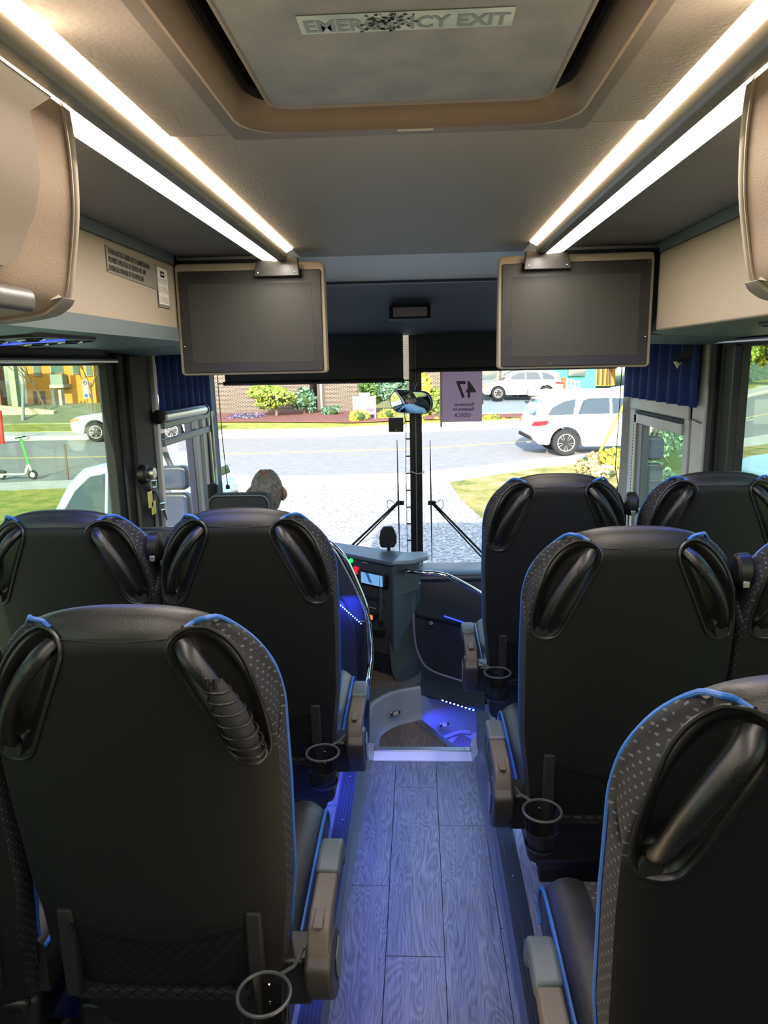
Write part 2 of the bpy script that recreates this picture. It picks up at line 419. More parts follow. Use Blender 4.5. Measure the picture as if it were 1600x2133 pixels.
# front ceiling: pale curved piece and navy header sloping to the windscreen
pf = [(2.80, 2.035), (2.95, 2.032), (3.08, 2.018), (3.17, 1.985), (3.19, 1.972)]
mb = MB(); rings = []
for y, z in pf: rings.append([Vector((-.9, y, z+.06)), Vector((-.9, y, z)), Vector((.9, y, z)), Vector((.9, y, z+.06))])
struct(mb.loft(rings).build('ceiling_front_panel', mat('pale_grey_moulding', 'dde6ee', .5)))
pf = [(3.17, 1.975), (3.30, 1.962), (3.5, 1.94), (3.75, 1.875), (3.95, 1.82), (4.30, 1.80)]
mb = MB(); rings = []
for y, z in pf: rings.append([Vector((-1.22, y, z+.15)), Vector((-1.22, y, z)), Vector((1.22, y, z)), Vector((1.22, y, z+.15))])
hd = struct(mb.loft(rings).build('ceiling_header', navy_cloth))

# --- bulkhead panels, underside of the racks
bulk = []
for s, X, lab in ((-1, -.855, 'left'), (1, .83, 'right')):
    o = thing('rack_side_panel', 'smooth beige panel under the %s roof edge beside the screen' % lab, 'panel', (X, 1.6, 1.73))
    xa, xb = sorted((X, X+s*.03))
    MB().box(xa, xb, .9, 2.63, 1.735, 1.995).build('face', beige, o, bevel=.006)
    MB().box(*sorted((X-s*.002, X+s*.03)), .9, 2.63, 1.995, 2.03).build('top_rail', grey_panel, o, bevel=.003)
    bulk.append(o)
    u = struct(MB().prism([(s*.85, 1.735), (s*.9, 1.725), (s*1.22, 1.71), (s*1.22, 1.78), (s*.85, 1.78)], YB, 2.77).build('trim_7' if s < 0 else 'trim_8', grey_panel))
    # front end with curved underside
    v = MB(); rings = []
    for y, z in ((2.77, 1.712), (2.9, 1.70), (3.1, 1.69), (3.3, 1.70), (3.6, 1.73), (4.1, 1.80)):
        rings.append([Vector((s*.5, y, z+.03)), Vector((s*1.0, y, z+.008)), Vector((s*1.22, y, z)), Vector((s*1.22, y, 2.0)), Vector((s*.5, y, 2.0))])
    struct(v.loft(rings).build('trim_9' if s < 0 else 'trim_10', mat('slate_moulding', '59656c', .5)))

# --- windscreen
ws = struct(MB().loft([[Vector((-1.22, 4.17, z)), Vector((-1.05, 4.36-(z-.4)*.05, z)), Vector((-.5, 4.43-(z-.4)*.05, z)), Vector((0, 4.45-(z-.4)*.05, z)), Vector((.5, 4.43-(z-.4)*.05, z)), Vector((1.05, 4.36-(z-.4)*.05, z)), Vector((1.22, 4.17, z))] for z in (.36, 1.85)], closed=False).build('window_3', ws_glass))
struct(MB().prism([(-1.24, 4.17), (-1.05, 4.34), (-.5, 4.41), (0, 4.43), (.5, 4.41), (1.05, 4.34), (1.24, 4.17), (1.24, 4.25), (1.05, 4.44), (0, 4.53), (-1.05, 4.44), (-1.24, 4.25)], -1.0, .36, 'z').build('wall_front', navy))
struct(MB().prism([(-1.24, 4.17), (-1.05, 4.30), (-.5, 4.37), (0, 4.39), (.5, 4.37), (1.05, 4.30), (1.24, 4.17), (1.24, 4.25), (1.05, 4.44), (0, 4.53), (-1.05, 4.44), (-1.24, 4.25)], 1.85, 2.25, 'z').build('wall_front_header', navy_cloth))
# body at the front corners
struct(MB().loft([[Vector((-1.16, 4.12+q, z)), Vector((-1.19, 4.18+q, z)), Vector((-1.27, 4.18+q, z)), Vector((-1.27, 4.10+q, z))] for z, q in ((-.9, .05), (.7, .05), (1.85, 0))]).build('trim_11', mat('slate_post', '5c6c7c', .4), bevel=.006))
struct(MB().loft([[Vector((1.15, 4.14+q, z)), Vector((1.19, 4.20+q, z)), Vector((1.27, 4.20+q, z)), Vector((1.27, 4.10+q, z))] for z, q in ((-.9, .03), (.7, .03), (1.85, 0))]).build('trim_12', white_frame, bevel=.006))
# centre post of the windscreen
cp = thing('centre_post', 'slim black windscreen centre post with pale gasket lines', 'post', (-.03, 4.36, .42))
yt = 4.34
MB().box(-.052, -.018, yt, yt+.05, .42, 1.84).build('bar', black_m, cp, bevel=.004)
MB().box(-.012, .022, yt, yt+.05, .42, 1.84).build('bar', black_m, cp, bevel=.004)
MB().box(-.018, -.012, yt+.01, yt+.03, .42, 1.84).build('gasket', mat('pale_gasket', 'b9bdb8', .6), cp)
for i in range(9): MB().box(-.078, -.052, yt+.01, yt+.014, .56+i*.105, .568+i*.105).build('clip', black_m, cp)
MB().tube([(-.075, yt+.012, .45), (-.078, yt+.012, 1.0), (-.072, yt+.012, 1.38)], .0022, 5).build('cable', black_m, cp)
MB().tube([(.03, yt-.004, 1.0), (.034, yt-.01, .99), (-.01, yt-.012, .985), (-.055, yt-.004, 1.0)], .004, 6).build('cable_tie', alu, cp)

# ================================================================== SEATS
def hw(z):
    pts = [(.2, .19), (.34, .205), (.45, .215), (.6, .232), (.8, .238), (1.2, .238)]
    for (a, p), (b, q) in zip(pts[:-1], pts[1:]):
        if z <= b: return p+(q-p)*max(0, (z-a)/(b-a))
    return .238
ZB = .22
def ztop(u): return .935 + .205*max(0, 1-abs(u)**2.7)**(1/2.5)
def lean(z): return (1.14-z)*.125
REC = [(.084, 1.080), (.090, 1.100), (.112, 1.112), (.140, 1.106), (.170, 1.085), (.196, 1.050), (.213, 1.005), (.223, .955), (.227, .905), (.218, .883), (.196, .878), (.172, .888), (.157, .915), (.130, .975), (.100, 1.040)]
def smooth_poly(P, n=5):
    m = len(P); out = []
    for i in range(m):
        a, b, c, d = (Vector((*P[(i+k) % m], 0)) for k in (-1, 0, 1, 2))
        for k in range(n):
            t = k/n; v = .5*((2*b)+(c-a)*t+(2*a-5*b+4*c-d)*t*t+(3*b-a-3*c+d)*t**3); out.append((v.x, v.y))
    return out
RECS = smooth_poly(REC)
def sdist(x, z, P=RECS):
    """signed distance to the recess outline, positive inside"""
    ins = False; best = 9; n = len(P)
    for i in range(n):
        x1, z1 = P[i]; x2, z2 = P[(i+1) % n]
        if (z1 > z) != (z2 > z) and x < (x2-x1)*(z-z1)/(z2-z1)+x1: ins = not ins
        dx, dz = x2-x1, z2-z1; t = max(0, min(1, ((x-x1)*dx+(z-z1)*dz)/(dx*dx+dz*dz+1e-12)))
        d = math.hypot(x-x1-dx*t, z-z1-dz*t); best = min(best, d)
    return best if ins else -best
def sstep(t): t = max(0, min(1, t)); return t*t*(3-2*t)
def base_y(x, z):
    """rear face of the backrest: lean, crowned edges, rolled top"""
    W = hw(z); k = min(1, abs(x)/W); y = lean(z) + .028*k**4
    zt = ztop(min(.999, k)); d = zt - z
    y += .045*(1-sstep(d/.07))**2
    if z > 1.06 and abs(x) < .13: y -= .010*sstep((z-1.098)/.02)*sstep((.14-abs(x))/.03)     # padded roll over the top
    if z < .36: y += (.36-z)*.22
    return y
def rear_y(x, z):
    y = base_y(x, z); d = sdist(abs(x), z) if (abs(x) > .06 and z > .86) else -1
    if d > 0: y += .042*sstep(d/.030)
    return y
def build_backrest(root):
    nu, nv = 78, 120
    us = [math.sin(PI/2*(-1+2*i/nu)) for i in range(nu+1)]
    grid = []
    for j in range(nv+1):
        v = j/nv; row = []
        for u in us:
            z = ZB + v*(ztop(u)-ZB); x = u*hw(z)
            row.append(Vector((x, rear_y(x, z), z)))
        grid.append(row)
    parts = {k: ([], {}) for k in ('back_shell', 'headrest', 'bolsterL', 'bolsterR', 'handle_recessL', 'handle_recessR')}
    def inner_x(z): return .084+(1.08-z)*(.157-.084)/(1.08-.915)
    for j in range(nv):
        for i in range(nu):
            q = [grid[j][i], grid[j][i+1], grid[j+1][i+1], grid[j+1][i]]; c = (q[0]+q[1]+q[2]+q[3])/4; ax = abs(c.x)
            d = sdist(ax, c.z) if (ax > .05 and c.z > .85) else -1
            L_ = 'L' if c.x < 0 else 'R'
            if d > -.001: k = 'handle_recess'+L_
            elif c.z > .885 and ax > .12 and ax > inner_x(c.z): k = 'bolster'+L_ if (ax > .140) else 'headrest'
            elif c.z > 1.098: k = 'headrest'
            else: k = 'back_shell'
            fl, idx = parts[k]; fl.append([(j, i), (j, i+1), (j+1, i+1), (j+1, i)])
    mats = {'back_shell': shell_m, 'headrest': leather, 'bolster': fabric, 'handle_recess': recess_m}
    objs = {}
    # perimeter: side surface from the rear edge to the front edge
    per = [grid[j][0] for j in range(nv)] + grid[nv] + [grid[j][-1] for j in reversed(range(nv))]
    def front(p):
        k = sstep((p.z-.25)/.3); g = .004*k if p.z < .96 else .004*(1-sstep((p.z-.96)/.12))
        x = p.x + (g if p.x > 0 else -g)*(1 if abs(p.x) > .12 else 0)
        return Vector((x, lean(p.z)+.082, p.z-.006*sstep((p.z-1.0)/.1)))
    mid = [p.lerp(front(p), .5)+Vector((.006*(1 if p.x > 0 else -1)*(1 if abs(p.x) > .15 else 0), 0, .004 if p.z > 1.05 else 0)) for p in per]
    frt = [front(p) for p in per]
    m_side = MB(); m_side.loft([per, mid, frt], closed=False, caps=False)
    for k, (fl, _) in parts.items():
        vs, fs, ix = [], [], {}
        for q in fl:
            f = []
            for key in q:
                if key not in ix: ix[key] = len(vs); vs.append(grid[key[0]][key[1]])
                f.append(ix[key])
            fs.append(tuple(f))
        mb = MB(); mb.add(vs, fs)
        for f in m_side.f:
            c = sum((m_side.v[i] for i in f), Vector())/len(f)
            if k == ('headrest' if (abs(c.x) < .150 and c.z > 1.0) else 'bolsterL' if c.x < 0 else 'bolsterR'): mb.add([m_side.v[i] for i in f], [tuple(range(len(f)))])
        kk = k.rstrip('LR'); nb = mb.build(kk, mats[kk], root, uv=(kk == 'bolster'), fix=False, sharp=60)
        bm = bmesh.new(); bm.from_mesh(nb.data); bmesh.ops.remove_doubles(bm, verts=bm.verts, dist=.00002); bm.to_mesh(nb.data); bm.free()
        nb.data.polygons.foreach_set('use_smooth', [True]*len(nb.data.polygons))
    # front cushion of the backrest
    cv = [p.copy() for p in frt]; n = len(cv); ctr = [Vector((p.x*.55, p.y+.03, .68+(p.z-.68)*.8)) for p in cv]
    MB().loft([cv, ctr], closed=False, caps=False).add(ctr, [tuple(range(n))]).build('backrest_cushion', fabric_seat, root, uv=True, fix=False)
    # moulded lip round each recess, and the grab handle in it
    for s in (-1, 1):
        lip = [Vector((s*x, rear_y(s*x*1.0, z)-.002 if sdist(x, z) < 0 else base_y(s*x, z)-.001, z)) for x, z in RECS]
        MB().tube(lip, .0048, 8, closed=True, sq=(1.2, .8)).build('recess_rim', recess_m, root)
        hp = bez([(s*.104, lean(1.088)+.020, 1.088), (s*.122, lean(1.07)-.002, 1.070), (s*.152, lean(1.03)-.012, 1.032), (s*.181, lean(.985)-.012, .982), (s*.199, lean(.935)+.000, .930), (s*.205, lean(.905)+.030, .900)], 6)
        nn = len(hp); rs = [.0165-.0035*abs(2*i/(nn-1)-.35) for i in range(nn)]
        h = MB().tube(hp, rs, 12, sq=(1.05, .85)).build('grab_handle', black_m, root)
        c = Vector((s*.1325, lean(1.055)-.0205, 1.055)); T = Vector((s*.6, .1, -.8)).normalized()
        MB().tube([c+Vector((s*.011*math.cos(q)*.8+s*.003*math.sin(q), -.0005*math.cos(q)*8, .0095*math.sin(q))) for q in [2*PI*k/16 for k in range(16)]], .0007, 5, closed=True).build('button', black_soft, h)
        MB().lathe([(.015, 0), (.016, .006), (.010, .010)], (s*.205, lean(.9)+.014, .892), 14, 'y').build('handle_socket', black_soft, h)
    # blue piping: from the padded roll over the shoulder and down the side
    for s in (-1, 1):
        order = frt if s > 0 else list(reversed(frt))
        half = [p for p in order[len(order)//2:] if p.x*s > .168 and p.z > .30]
        pp = [(s*.108, base_y(.108, 1.113)-.001, 1.113), (s*.122, base_y(.122, 1.119)-.002, 1.120), (s*.140, .035, 1.1265), (s*.157, .060, 1.119)]
        for i_, p in enumerate(half):
            if i_ % 5 == 2: pp.append((p.x+s*.0015, p.y, p.z+.001))
        pr = bez(pp, 3)
        MB().tube(pr, .0042, 8).build('piping', piping_m, root)
    # stitched seam under the padded roll
    sm = [Vector((x/100*1.0, base_y(x/100, 1.098)-.0006, 1.098-.002*math.cos(x/9*PI))) for x in range(-9, 10)]
    MB().tube(sm, .0013, 5).build('seam', black_soft, root)
    # magazine pocket with net
    pk = MB()
    for s in (-1, 1): pk.box(s*.172-.014, s*.172+.014, lean(.47)-.008, lean(.47)+.012, .375, .558)
    pk.box(-.172, .172, lean(.38)-.010, lean(.38)+.012, .362, .384)
    pko = pk.build('pocket_frame', black_soft, root, bevel=.004)
    nt_ = MB()
    def np_(a, b):          # a across, b up 0..1, sagging top
        x = -.160+.32*a; zt_ = .535-.030*math.sin(PI*a); return Vector((x, lean(.46)-.014-.006*math.sin(PI*a), .384+(zt_-.384)*b))
    K = 11
    for i in range(-6, K+1):
        for sgn in (1, -1):
            P = []
            for t in range(0, 13):
                b = t/12; a = (i/K)+b*.5*1.0
                if sgn < 0: a = 1-a
                if -.001 <= a <= 1.001: P.append(np_(a, b))
            if len(P) > 1: nt_.tube(P, .0011, 4, caps=False)
    nt_.tube([np_(k/16, 1) for k in range(17)], .0022, 5)
    no = nt_.build('pocket_net', net_m, root)
    # lower rear apron
    MB().loft([[Vector((x*k, lean(z)+.02+(.30-z)*.3, z)) for x in (-.2, -.1, .1, .2)]+[Vector((x*k, .30, z)) for x in (.2, -.2)] for z, k in ((.14, .86), (.20, .95), (.30, 1.0))]).build('rear_apron', black_m, root, bevel=.012)
def seat_parts(root, s, aisle=True):
    """s: side of the aisle seen from the seat (+1 aisle on the right)"""
    build_backrest(root)
    # cushion: leather sides, woven middle, piping
    def ring(x0, x1, zt):
        out = []
        for y, h in ((.16, .0), (.24, .004), (.40, .010), (.54, .012), (.60, .002), (.635, -.03), (.64, -.07)):
            out.append((y, zt+h))
        return out
    def strip(name, x0, x1, m, r0, r1, uv):
        mb = MB(); rings = []
        for y, z in ring(0, 0, .425):
            k = 7; top = []
            for i in range(k+1):
                t = i/k; x = x0+(x1-x0)*t; zz = z + r0*(1-t)**3*-1 + r1*t**3*-1 + (.012*math.sin(PI*t) if (r0 or r1) else .0)
                top.append(Vector((x, y, zz)))
            rings.append([Vector((x0, min(y, .61), .30))]+top+[Vector((x1, min(y, .61), .30))])
        return mb.loft(rings).build(name, m, root, uv=uv, sharp=50)
    strip('seat_cushion', -.15, .15, fabric_seat, 0, 0, True)
    strip('cushion_bolster', -.232, -.148, leather, .022, 0, False)
    strip('cushion_bolster', .148, .232, leather, 0, .022, False)
    for q in (-1, 1):
        P = [(q*.233, y, z-.020) for y, z in ring(0, 0, .425)] + [(q*.233, .612, .31)]
        MB().tube(bez(P, 3), .0042, 6).build('cushion_piping', piping_m, root)
    MB().box(-.21, .21, .14, .60, .20, .30).build('seat_pan', black_m, root, bevel=.02)
    # belt guide at the shoulder on the window side
    bx = -s*.252
    MB().lathe([(.001, -.018), (.024, -.018), (.030, -.012), (.030, .012), (.024, .018), (.001, .018)], (bx, .075, 1.03), 18, 'x', Matrix.Diagonal((1, 1, 1.35)).to_3x3()).build('belt_guide', black_m, root)
    MB().box(bx-.008, bx+.008, .045, .05, .995, 1.012).build('belt_buckle_plate', alu, root, bevel=.003)
    MB().tube([(bx, .10, 1.0), (bx-.01*s, .13, .8), (bx*.98, .16, .42)], .018, 6, sq=(.12, 1)).build('seat_belt', black_soft, root)
    # buckle with red button
    b = MB().box(s*.206-.012, s*.206+.012, .155, .18, .36, .462).build('belt_buckle', black_m, root, bevel=.004)
    MB().box(s*.206-.010, s*.206+.010, .152, .178, .462, .468).build('release_button', red_m, b, bevel=.002)
    if not aisle: return
    # armrest on the aisle side
    ax = s*.280
    prof = [(.10, .40), (.105, .45), (.13, .482), (.17, .492), (.24, .492), (.33, .497), (.35, .487), (.345, .470), (.25, .458), (.20, .45), (.17, .42), (.13, .38)]
    arm = MB().prism(prof, ax-.021, ax+.021, 'x').build('armrest', arm_m, root, bevel=.006, seg=3)
    MB().box(ax-.010, ax+.008, .120, .170, .489, .4935).build('recline_button', arm_m, arm, bevel=.0015)
    cap = [(.265, .500), (.33, .508), (.37, .500), (.395, .47), (.400, .435), (.388, .420), (.370, .428), (.360, .452), (.335, .465), (.268, .462)]
    MB().prism(cap, ax-.0245, ax+.0245, 'x').build('armrest_cap', cap_m, arm, bevel=.009, seg=3)
    pod = [(.085, .43), (.12, .458), (.18, .44), (.215, .415), (.230, .38), (.225, .345), (.205, .312), (.18, .292), (.145, .310), (.11, .350), (.087, .395)]
    MB().prism(pod, ax-s*.024, ax+s*.027, 'x').build('side_cover', pod_m, root, bevel=.008, seg=3)
    MB().prism([(.14, .41), (.185, .42), (.212, .385), (.208, .35), (.19, .325), (.165, .335), (.145, .37)], ax+s*.027, ax+s*.031, 'x').build('cover_inlay', trim_grey, root, bevel=.002)
    # cup holder: ring, cut-away basket
    cx, cy, cz = s*.196, .030, .438
    cup = MB().tube([(cx+.046*math.cos(q), cy+.046*math.sin(q), cz) for q in [2*PI*k/28 for k in range(28)]], .0034, 8, closed=True).build('cup_ring', ring_grey, root)
    for a0, a1, z0, z1 in ((200, 340, -.045, -.10), (50, 130, .0, -.10), (0, 360, -.088, -.10), (350, 385, -.0, -.09), (155, 190, -.0, -.09)):
        k = 14; rg = []; wv = MB()
        for i in range(k+1):
            q = R(a0+(a1-a0)*i/k); rr0 = .044+.012*z0*2; rr1 = .044+.012*z1*8
            rg.append([Vector((cx+r_*math.cos(q), cy+r_*math.sin(q), cz+z)) for r_, z in ((rr0, z0), (rr1, z1), (rr1-.003, z1), (rr0-.003, z0))])
        wv.loft(rg).build('cup_basket_band', black_m, root, sharp=30)
    MB().lathe([(.034, -.100), (.034, -.097), (.0001, -.097)], (cx, cy, cz), 20).build('cup_base', black_m, root)
    for zz in (.0, -.035): MB().lathe([(.004, 0), (.003, .003), (.0001, .0035)], (cx, cy+.038, cz+zz-.02), 8, 'y', Matrix.Rotation(PI, 3, 'Z')).build('rivet', chrome, root)
    MB().tube([(cx+s*.02, cy+.04, cz+.0), (cx+s*.045, .08, cz+.01), (s*.25, .13, cz)], .0035, 6).build('bracket', ring_grey, root)
    MB().box(*sorted((s*.20, s*.265)), .12, .20, .32, .42).build('arm_mount', black_m, root, bevel=.008)
def mk_seat(s, aisle, label, grp, loc):
    r_ = thing('passenger_seat', label, 'seat', (0, 0, 0), grp); seat_parts(r_, s, aisle); r_.location = (loc[0], loc[1]-.055, loc[2]); return r_
def dup_seat(src, label, grp, loc):
    c = copy_tree(src); c.location = (loc[0], loc[1]-.055, loc[2]); c['label'] = label; c['group'] = grp; return c
GL, GR = 'passenger seats on the left of the aisle', 'passenger seats on the right of the aisle'
sB = mk_seat(1, True, 'nearest left aisle seat, black, with a slotted clip on its right grab handle', GL, (-.475, 1.075, PZ))
sA = dup_seat(sB, 'black leather coach seat on the aisle directly behind the driver, left of the aisle', GL, (-.475, 1.87, PZ))
sR2 = mk_seat(-1, True, 'middle of the three aisle seats on the right, black leather with blue piping', GR, (.488, 1.61, PZ))
sR1 = dup_seat(sR2, 'foremost aisle seat on the right, next to the entrance steps', GR, (.466, 2.41, PZ))
sR3 = dup_seat(sR2, 'nearest aisle seat on the right, cut by the picture edge, thick blue piping', GR, (.488, .81, PZ))
sA2 = mk_seat(1, False, 'black window seat on the left beneath the parked light blue car in the window', GL, (-.970, 1.87, PZ))
sB2 = dup_seat(sA2, 'window seat beside the nearest left seat, only its dark edge showing at bottom left', GL, (-.975, 1.075, PZ))
sR1w = mk_seat(-1, False, 'front window seat on the right, its top against the white door pillar', GR, (.995, 2.41, PZ))
sR2w = dup_seat(sR1w, 'window seat at the right picture edge, behind the front window seat on the right', GR, (.985, 1.61, PZ))
# seat pair undercarriage
def undercarriage(lab, s, y):
    y -= .055; o = thing('seat_undercarriage', lab, 'seat frame', (s*.72, y+.25, PZ), 'black seat frames under the seat pairs')
    for yy in (.20, .44):
        MB().box(s*.72-.40, s*.72+.40, y+yy, y+yy+.045, PZ+.10, PZ+.15).build('cross_rail', black_m, o, bevel=.006)
    for xx in (.62,):
        MB().prism([(y+.10, PZ), (y+.58, PZ), (y+.50, PZ+.04), (y+.46, PZ+.11), (y+.18, PZ+.11), (y+.16, PZ+.04)], s*xx-.03, s*xx+.03, 'x').build('leg', black_m, o, bevel=.006)
    MB().box(s*.72-.34, s*.72+.34, y+.10, y+.16, PZ+.045, PZ+.085).build('footrest_bar', black_soft, o, bevel=.01)
    mb = MB()
    for i in range(16): mb.box(s*.45+s*i*.017-.004, s*.45+s*i*.017+.004, y+.10, y+.155, PZ+.03, PZ+.045)
    mb.build('toothed_rack', black_m, o)
    for i in range(3): MB().lathe([(.006, 0), (.005, .004), (.0001, .005)], (s*(.50+i*.05), y+.199, PZ+.125), 8, 'y', Matrix.Rotation(PI, 3, 'Z')).build('bolt', chrome, o)
    return o
undercarriage('black frame and rack under the left seats behind the driver', -1, 1.87)
undercarriage('black frame and footrest bar under the nearest left seats', -1, 1.075)
undercarriage('black frame under the front right seats', 1, 2.41)
undercarriage('black frame and rack under the middle right seats', 1, 1.61)
undercarriage('black frame under the nearest right seat', 1, .81)
# slotted black clip on the right handle of the nearest left seat
ck = thing('slotted_clip', 'black slotted plastic sleeve gripping the right handle of the nearest left seat', 'clip', (-.475+.19, 1.020, PZ+.98))
hp = bez([(-.475+.158, 1.020-.004, PZ+1.035), (-.475+.182, 1.020-.004, PZ+.985), (-.475+.201, 1.020+.004, PZ+.930), (-.475+.207, 1.020+.014, PZ+.898)], 6)
MB().tube(hp, [.015+.010*math.sin(PI*min(1, i/18*1.1)) for i in range(len(hp))], 14, sq=(1, .9)).build('sleeve', black_soft, ck)
for i in range(8):
    c = hp[2*i+1]; t = (hp[2*i+2]-hp[2*i]).normalized(); rr = .0165+.010*math.sin(PI*(2*i+1)/20)
    u = Vector((1, 0, .35)); u = (u-t*u.dot(t)).normalized(); v = t.cross(u)
    P = [c+(u*math.cos(q)+v*math.sin(q))*rr + t*.010*math.cos(q) for q in [R(-60+25*k) for k in range(13)]]
    if (c+v*rr).y > c.y: P = [c+(u*math.cos(q)-v*math.sin(q))*rr + t*.010*math.cos(q) for q in [R(-60+25*k) for k in range(13)]]
    MB().tube(P, .0023, 6).build('rib', black_m, ck)
for q in (0, 1): MB().box(hp[0].x-.01+q*.012, hp[0].x-.004+q*.012, hp[0].y-.018, hp[0].y-.012, hp[0].z-.002, hp[0].z+.016).build('prong', black_m, ck, bevel=.001)

# ================================================================== CEILING FITTINGS
# --- emergency roof hatch
ht = thing('roof_hatch', 'grey roof hatch with worn emergency exit strip in its beige frame', 'hatch', (-.01, .75, 2.03))
HZ = 2.03; y0h, y1h = .15, 1.345
fo = rrect(-.313, .288, y0h, y1h, .012); fi = rrect(-.290, .266, y0h+.06, 1.300, .075)
mb = MB(); ring_prism(mb, fo, fi, HZ-.004, HZ+.02); mb.build('frame', frame_m, ht)
# rounded inner lip going up into the opening, then the dark trough
def ring_loft(name, m, levels):
    rg = [[Vector((x, y, z)) for x, y in rrect(-.290+d, .266-d, y0h+.06+d, 1.300-d*1.7, max(.02, .075-d*.4))] for d, z in levels]
    return MB().loft(rg, caps=False).build(name, m, ht, fix=False)
ring_loft('lip', mat('taupe_lip', '73675b', .5), [(0, HZ-.004), (.002, HZ-.010), (.008, HZ-.012), (.016, HZ-.004), (.022, HZ+.012), (.026, HZ+.03)])
ring_loft('trough', trough_m, [(.026, HZ+.028), (.028, HZ+.085), (.06, HZ+.090), (.09, HZ+.090)])
ring_loft('gasket', black_soft, [(.027, HZ+.024), (.034, HZ+.018), (.036, HZ+.03)])
hp_ = rrect(-.222, .202, y0h+.12, 1.200, .03)
hpo = MB().prism(hp_, HZ-.002, HZ+.08, 'z').build('hatch_panel', panel_m, ht, bevel=.006, seg=3)
MB().tube([(x, y, HZ-.001) for x, y in rrect(-.221, .201, y0h+.121, 1.199, .03)], .0035, 6, closed=True).build('panel_edge', frame_m, hpo)
# round handle dish
dish = MB().lathe([(.0001, HZ-.030), (.10, HZ-.028), (.145, HZ-.018), (.163, HZ-.006), (.166, HZ+.0)], (-.008, .695, 0), 40).build('handle_dish', mat('brown_dish', '6f6052', .5), ht)
# worn sticker
stk = MB().box(-.134, .114, .905, .951, HZ-.0032, HZ-.0022).build('sticker', mat('worn_sticker', '9fb0b4', .5, var=(22, '7f9298', 8)), hpo)
Mx = frame_M(Vector((-.128, .949, HZ-.0034)), (1, 0, 0), (0, -1, 0))
# lettering reads left to right seen from below, tops away from the windscreen
Mt = frame_M(Vector((-.129, .912, HZ-.0035)), (1, 0, 0), (0, 1, 0))
Mt = Matrix.Translation((-.129, .945, HZ-.0035)) @ Matrix(((1, 0, 0, 0), (0, -1, 0, 0), (0, 0, -1, 0), (0, 0, 0, 1)))
text('EMERGENCY EXIT', .040, mat('sticker_letters', '66767c', .5), 'sticker_text', hpo, Mt, .0002, .74, .0012)
fl = MB(); random.seed(3)
for i in range(70):
    x = -.03+random.gauss(0, .016); y = random.uniform(.907, .949); a = random.uniform(.001, .0035); b = random.uniform(.0008, .003)
    fl.add([(x+a*math.cos(t)*random.uniform(.6, 1.3), y+b*math.sin(t)*random.uniform(.6, 1.3), HZ-.0040) for t in [k*PI/4 for k in range(8)]], [tuple(range(8))])
fl.build('worn_patch', black_soft, hpo, kind='stuff')
MB().box(-.03, .03, 1.306, 1.322, HZ-.0055, HZ-.004).build('tag', paper, ht)
for s in (-1, 1):
    for k in range(4):
        MB().lathe([(.004, 0), (.003, .003), (.0001, .0035)], (-.01+s*.235, .55+k*.19, HZ+.056), 8, 'z', Matrix.Rotation(PI, 3, 'X')).build('screw', alu, ht)
# --- ceiling lamps
for s, lab in ((-1, 'left'), (1, 'right')):
    xc = -.02
    o = thing('ceiling_lamp', 'long warm glowing light strip along the %s side of the ceiling' % lab, 'lamp', (xc+s*.45, .5, 2.0), 'warm light strips on the ceiling')
    def P(*a): return [(xc+s*x, z) for x, z in a]
    yf = 2.575
    MB().prism(P((.402, 2.031), (.428, 2.018), (.428, 2.034), (.402, 2.036)), YB, yf, 'y').build('upper_diffuser', led_cove, o)
    MB().prism(P((.424, 2.020), (.427, 2.004), (.434, 1.996), (.455, 1.994), (.458, 2.0), (.458, 2.026), (.44, 2.032)), YB, yf+.02, 'y').build('channel', alu_dark, o, bevel=.0015)
    MB().prism(P((.4565, 1.999), (.463, 1.9935), (.508, 1.998), (.516, 2.012), (.4565, 2.020)), YB, yf+.025, 'y').build('lower_diffuser', led_warm, o)
    MB().prism(P((.514, 1.999), (.520, 2.001), (.526, 2.028), (.515, 2.028)), YB, yf+.02, 'y').build('edge_profile', grey_panel, o)
    br = MB().prism(P((.385, 1.945), (.545, 1.945), (.53, 2.005), (.39, 2.005)), yf+.008, yf+.03, 'y').build('end_bracket', bezel_m, o, bevel=.002)
    for xx in (.40, .53): MB().lathe([(.0035, 0), (.0001, .002)], (xc+s*xx, yf+.008, 1.957), 8, 'y', Matrix.Rotation(PI, 3, 'Z')).build('screw', chrome, br)
# --- TV screens
def tv(lab, cx, yaw, grp):
    o = thing('tv_monitor', lab, 'screen', (0, 0, 0), grp)
    W, H = .526, .385
    MB().prism(rrect(-W/2, W/2, -H/2, H/2, .016), .0, .10, 'y').build('housing', beige, o, bevel=.006, seg=3)
    MB().prism(rrect(-.250, .250, -.184, .166, .006), -.008, .002, 'y').build('bezel', bezel_m, o, bevel=.002)
    MB().prism(rrect(-.217, .217, -.150, .122, .002), -.0088, -.0078, 'y').build('screen', screen_m, o, bevel=.0003)
    for x in (-.24, -.08, .08, .24): 
        for z in (-.176, .158): MB().lathe([(.0022, 0), (.0001, .0015)], (x, -.008, z), 6, 'y', Matrix.Rotation(PI, 3, 'Z')).build('screw', chrome, o)
    for z in (-.09, 0, .09):
        for x in (-.243, .243): MB().lathe([(.0022, 0), (.0001, .0015)], (x, -.008, z), 6, 'y', Matrix.Rotation(PI, 3, 'Z')).build('screw', chrome, o)
    o.location = (cx, 2.625, 1.805); o.rotation_euler = (0, 0, yaw); return o
tv('switched off tv screen in a beige housing on the left, over the driver side', -.588, R(3.5), 'two tv monitors at the front')
tv('switched off tv screen in a beige housing on the right, over the entrance side', .547, R(-3.5), 'two tv monitors at the front')
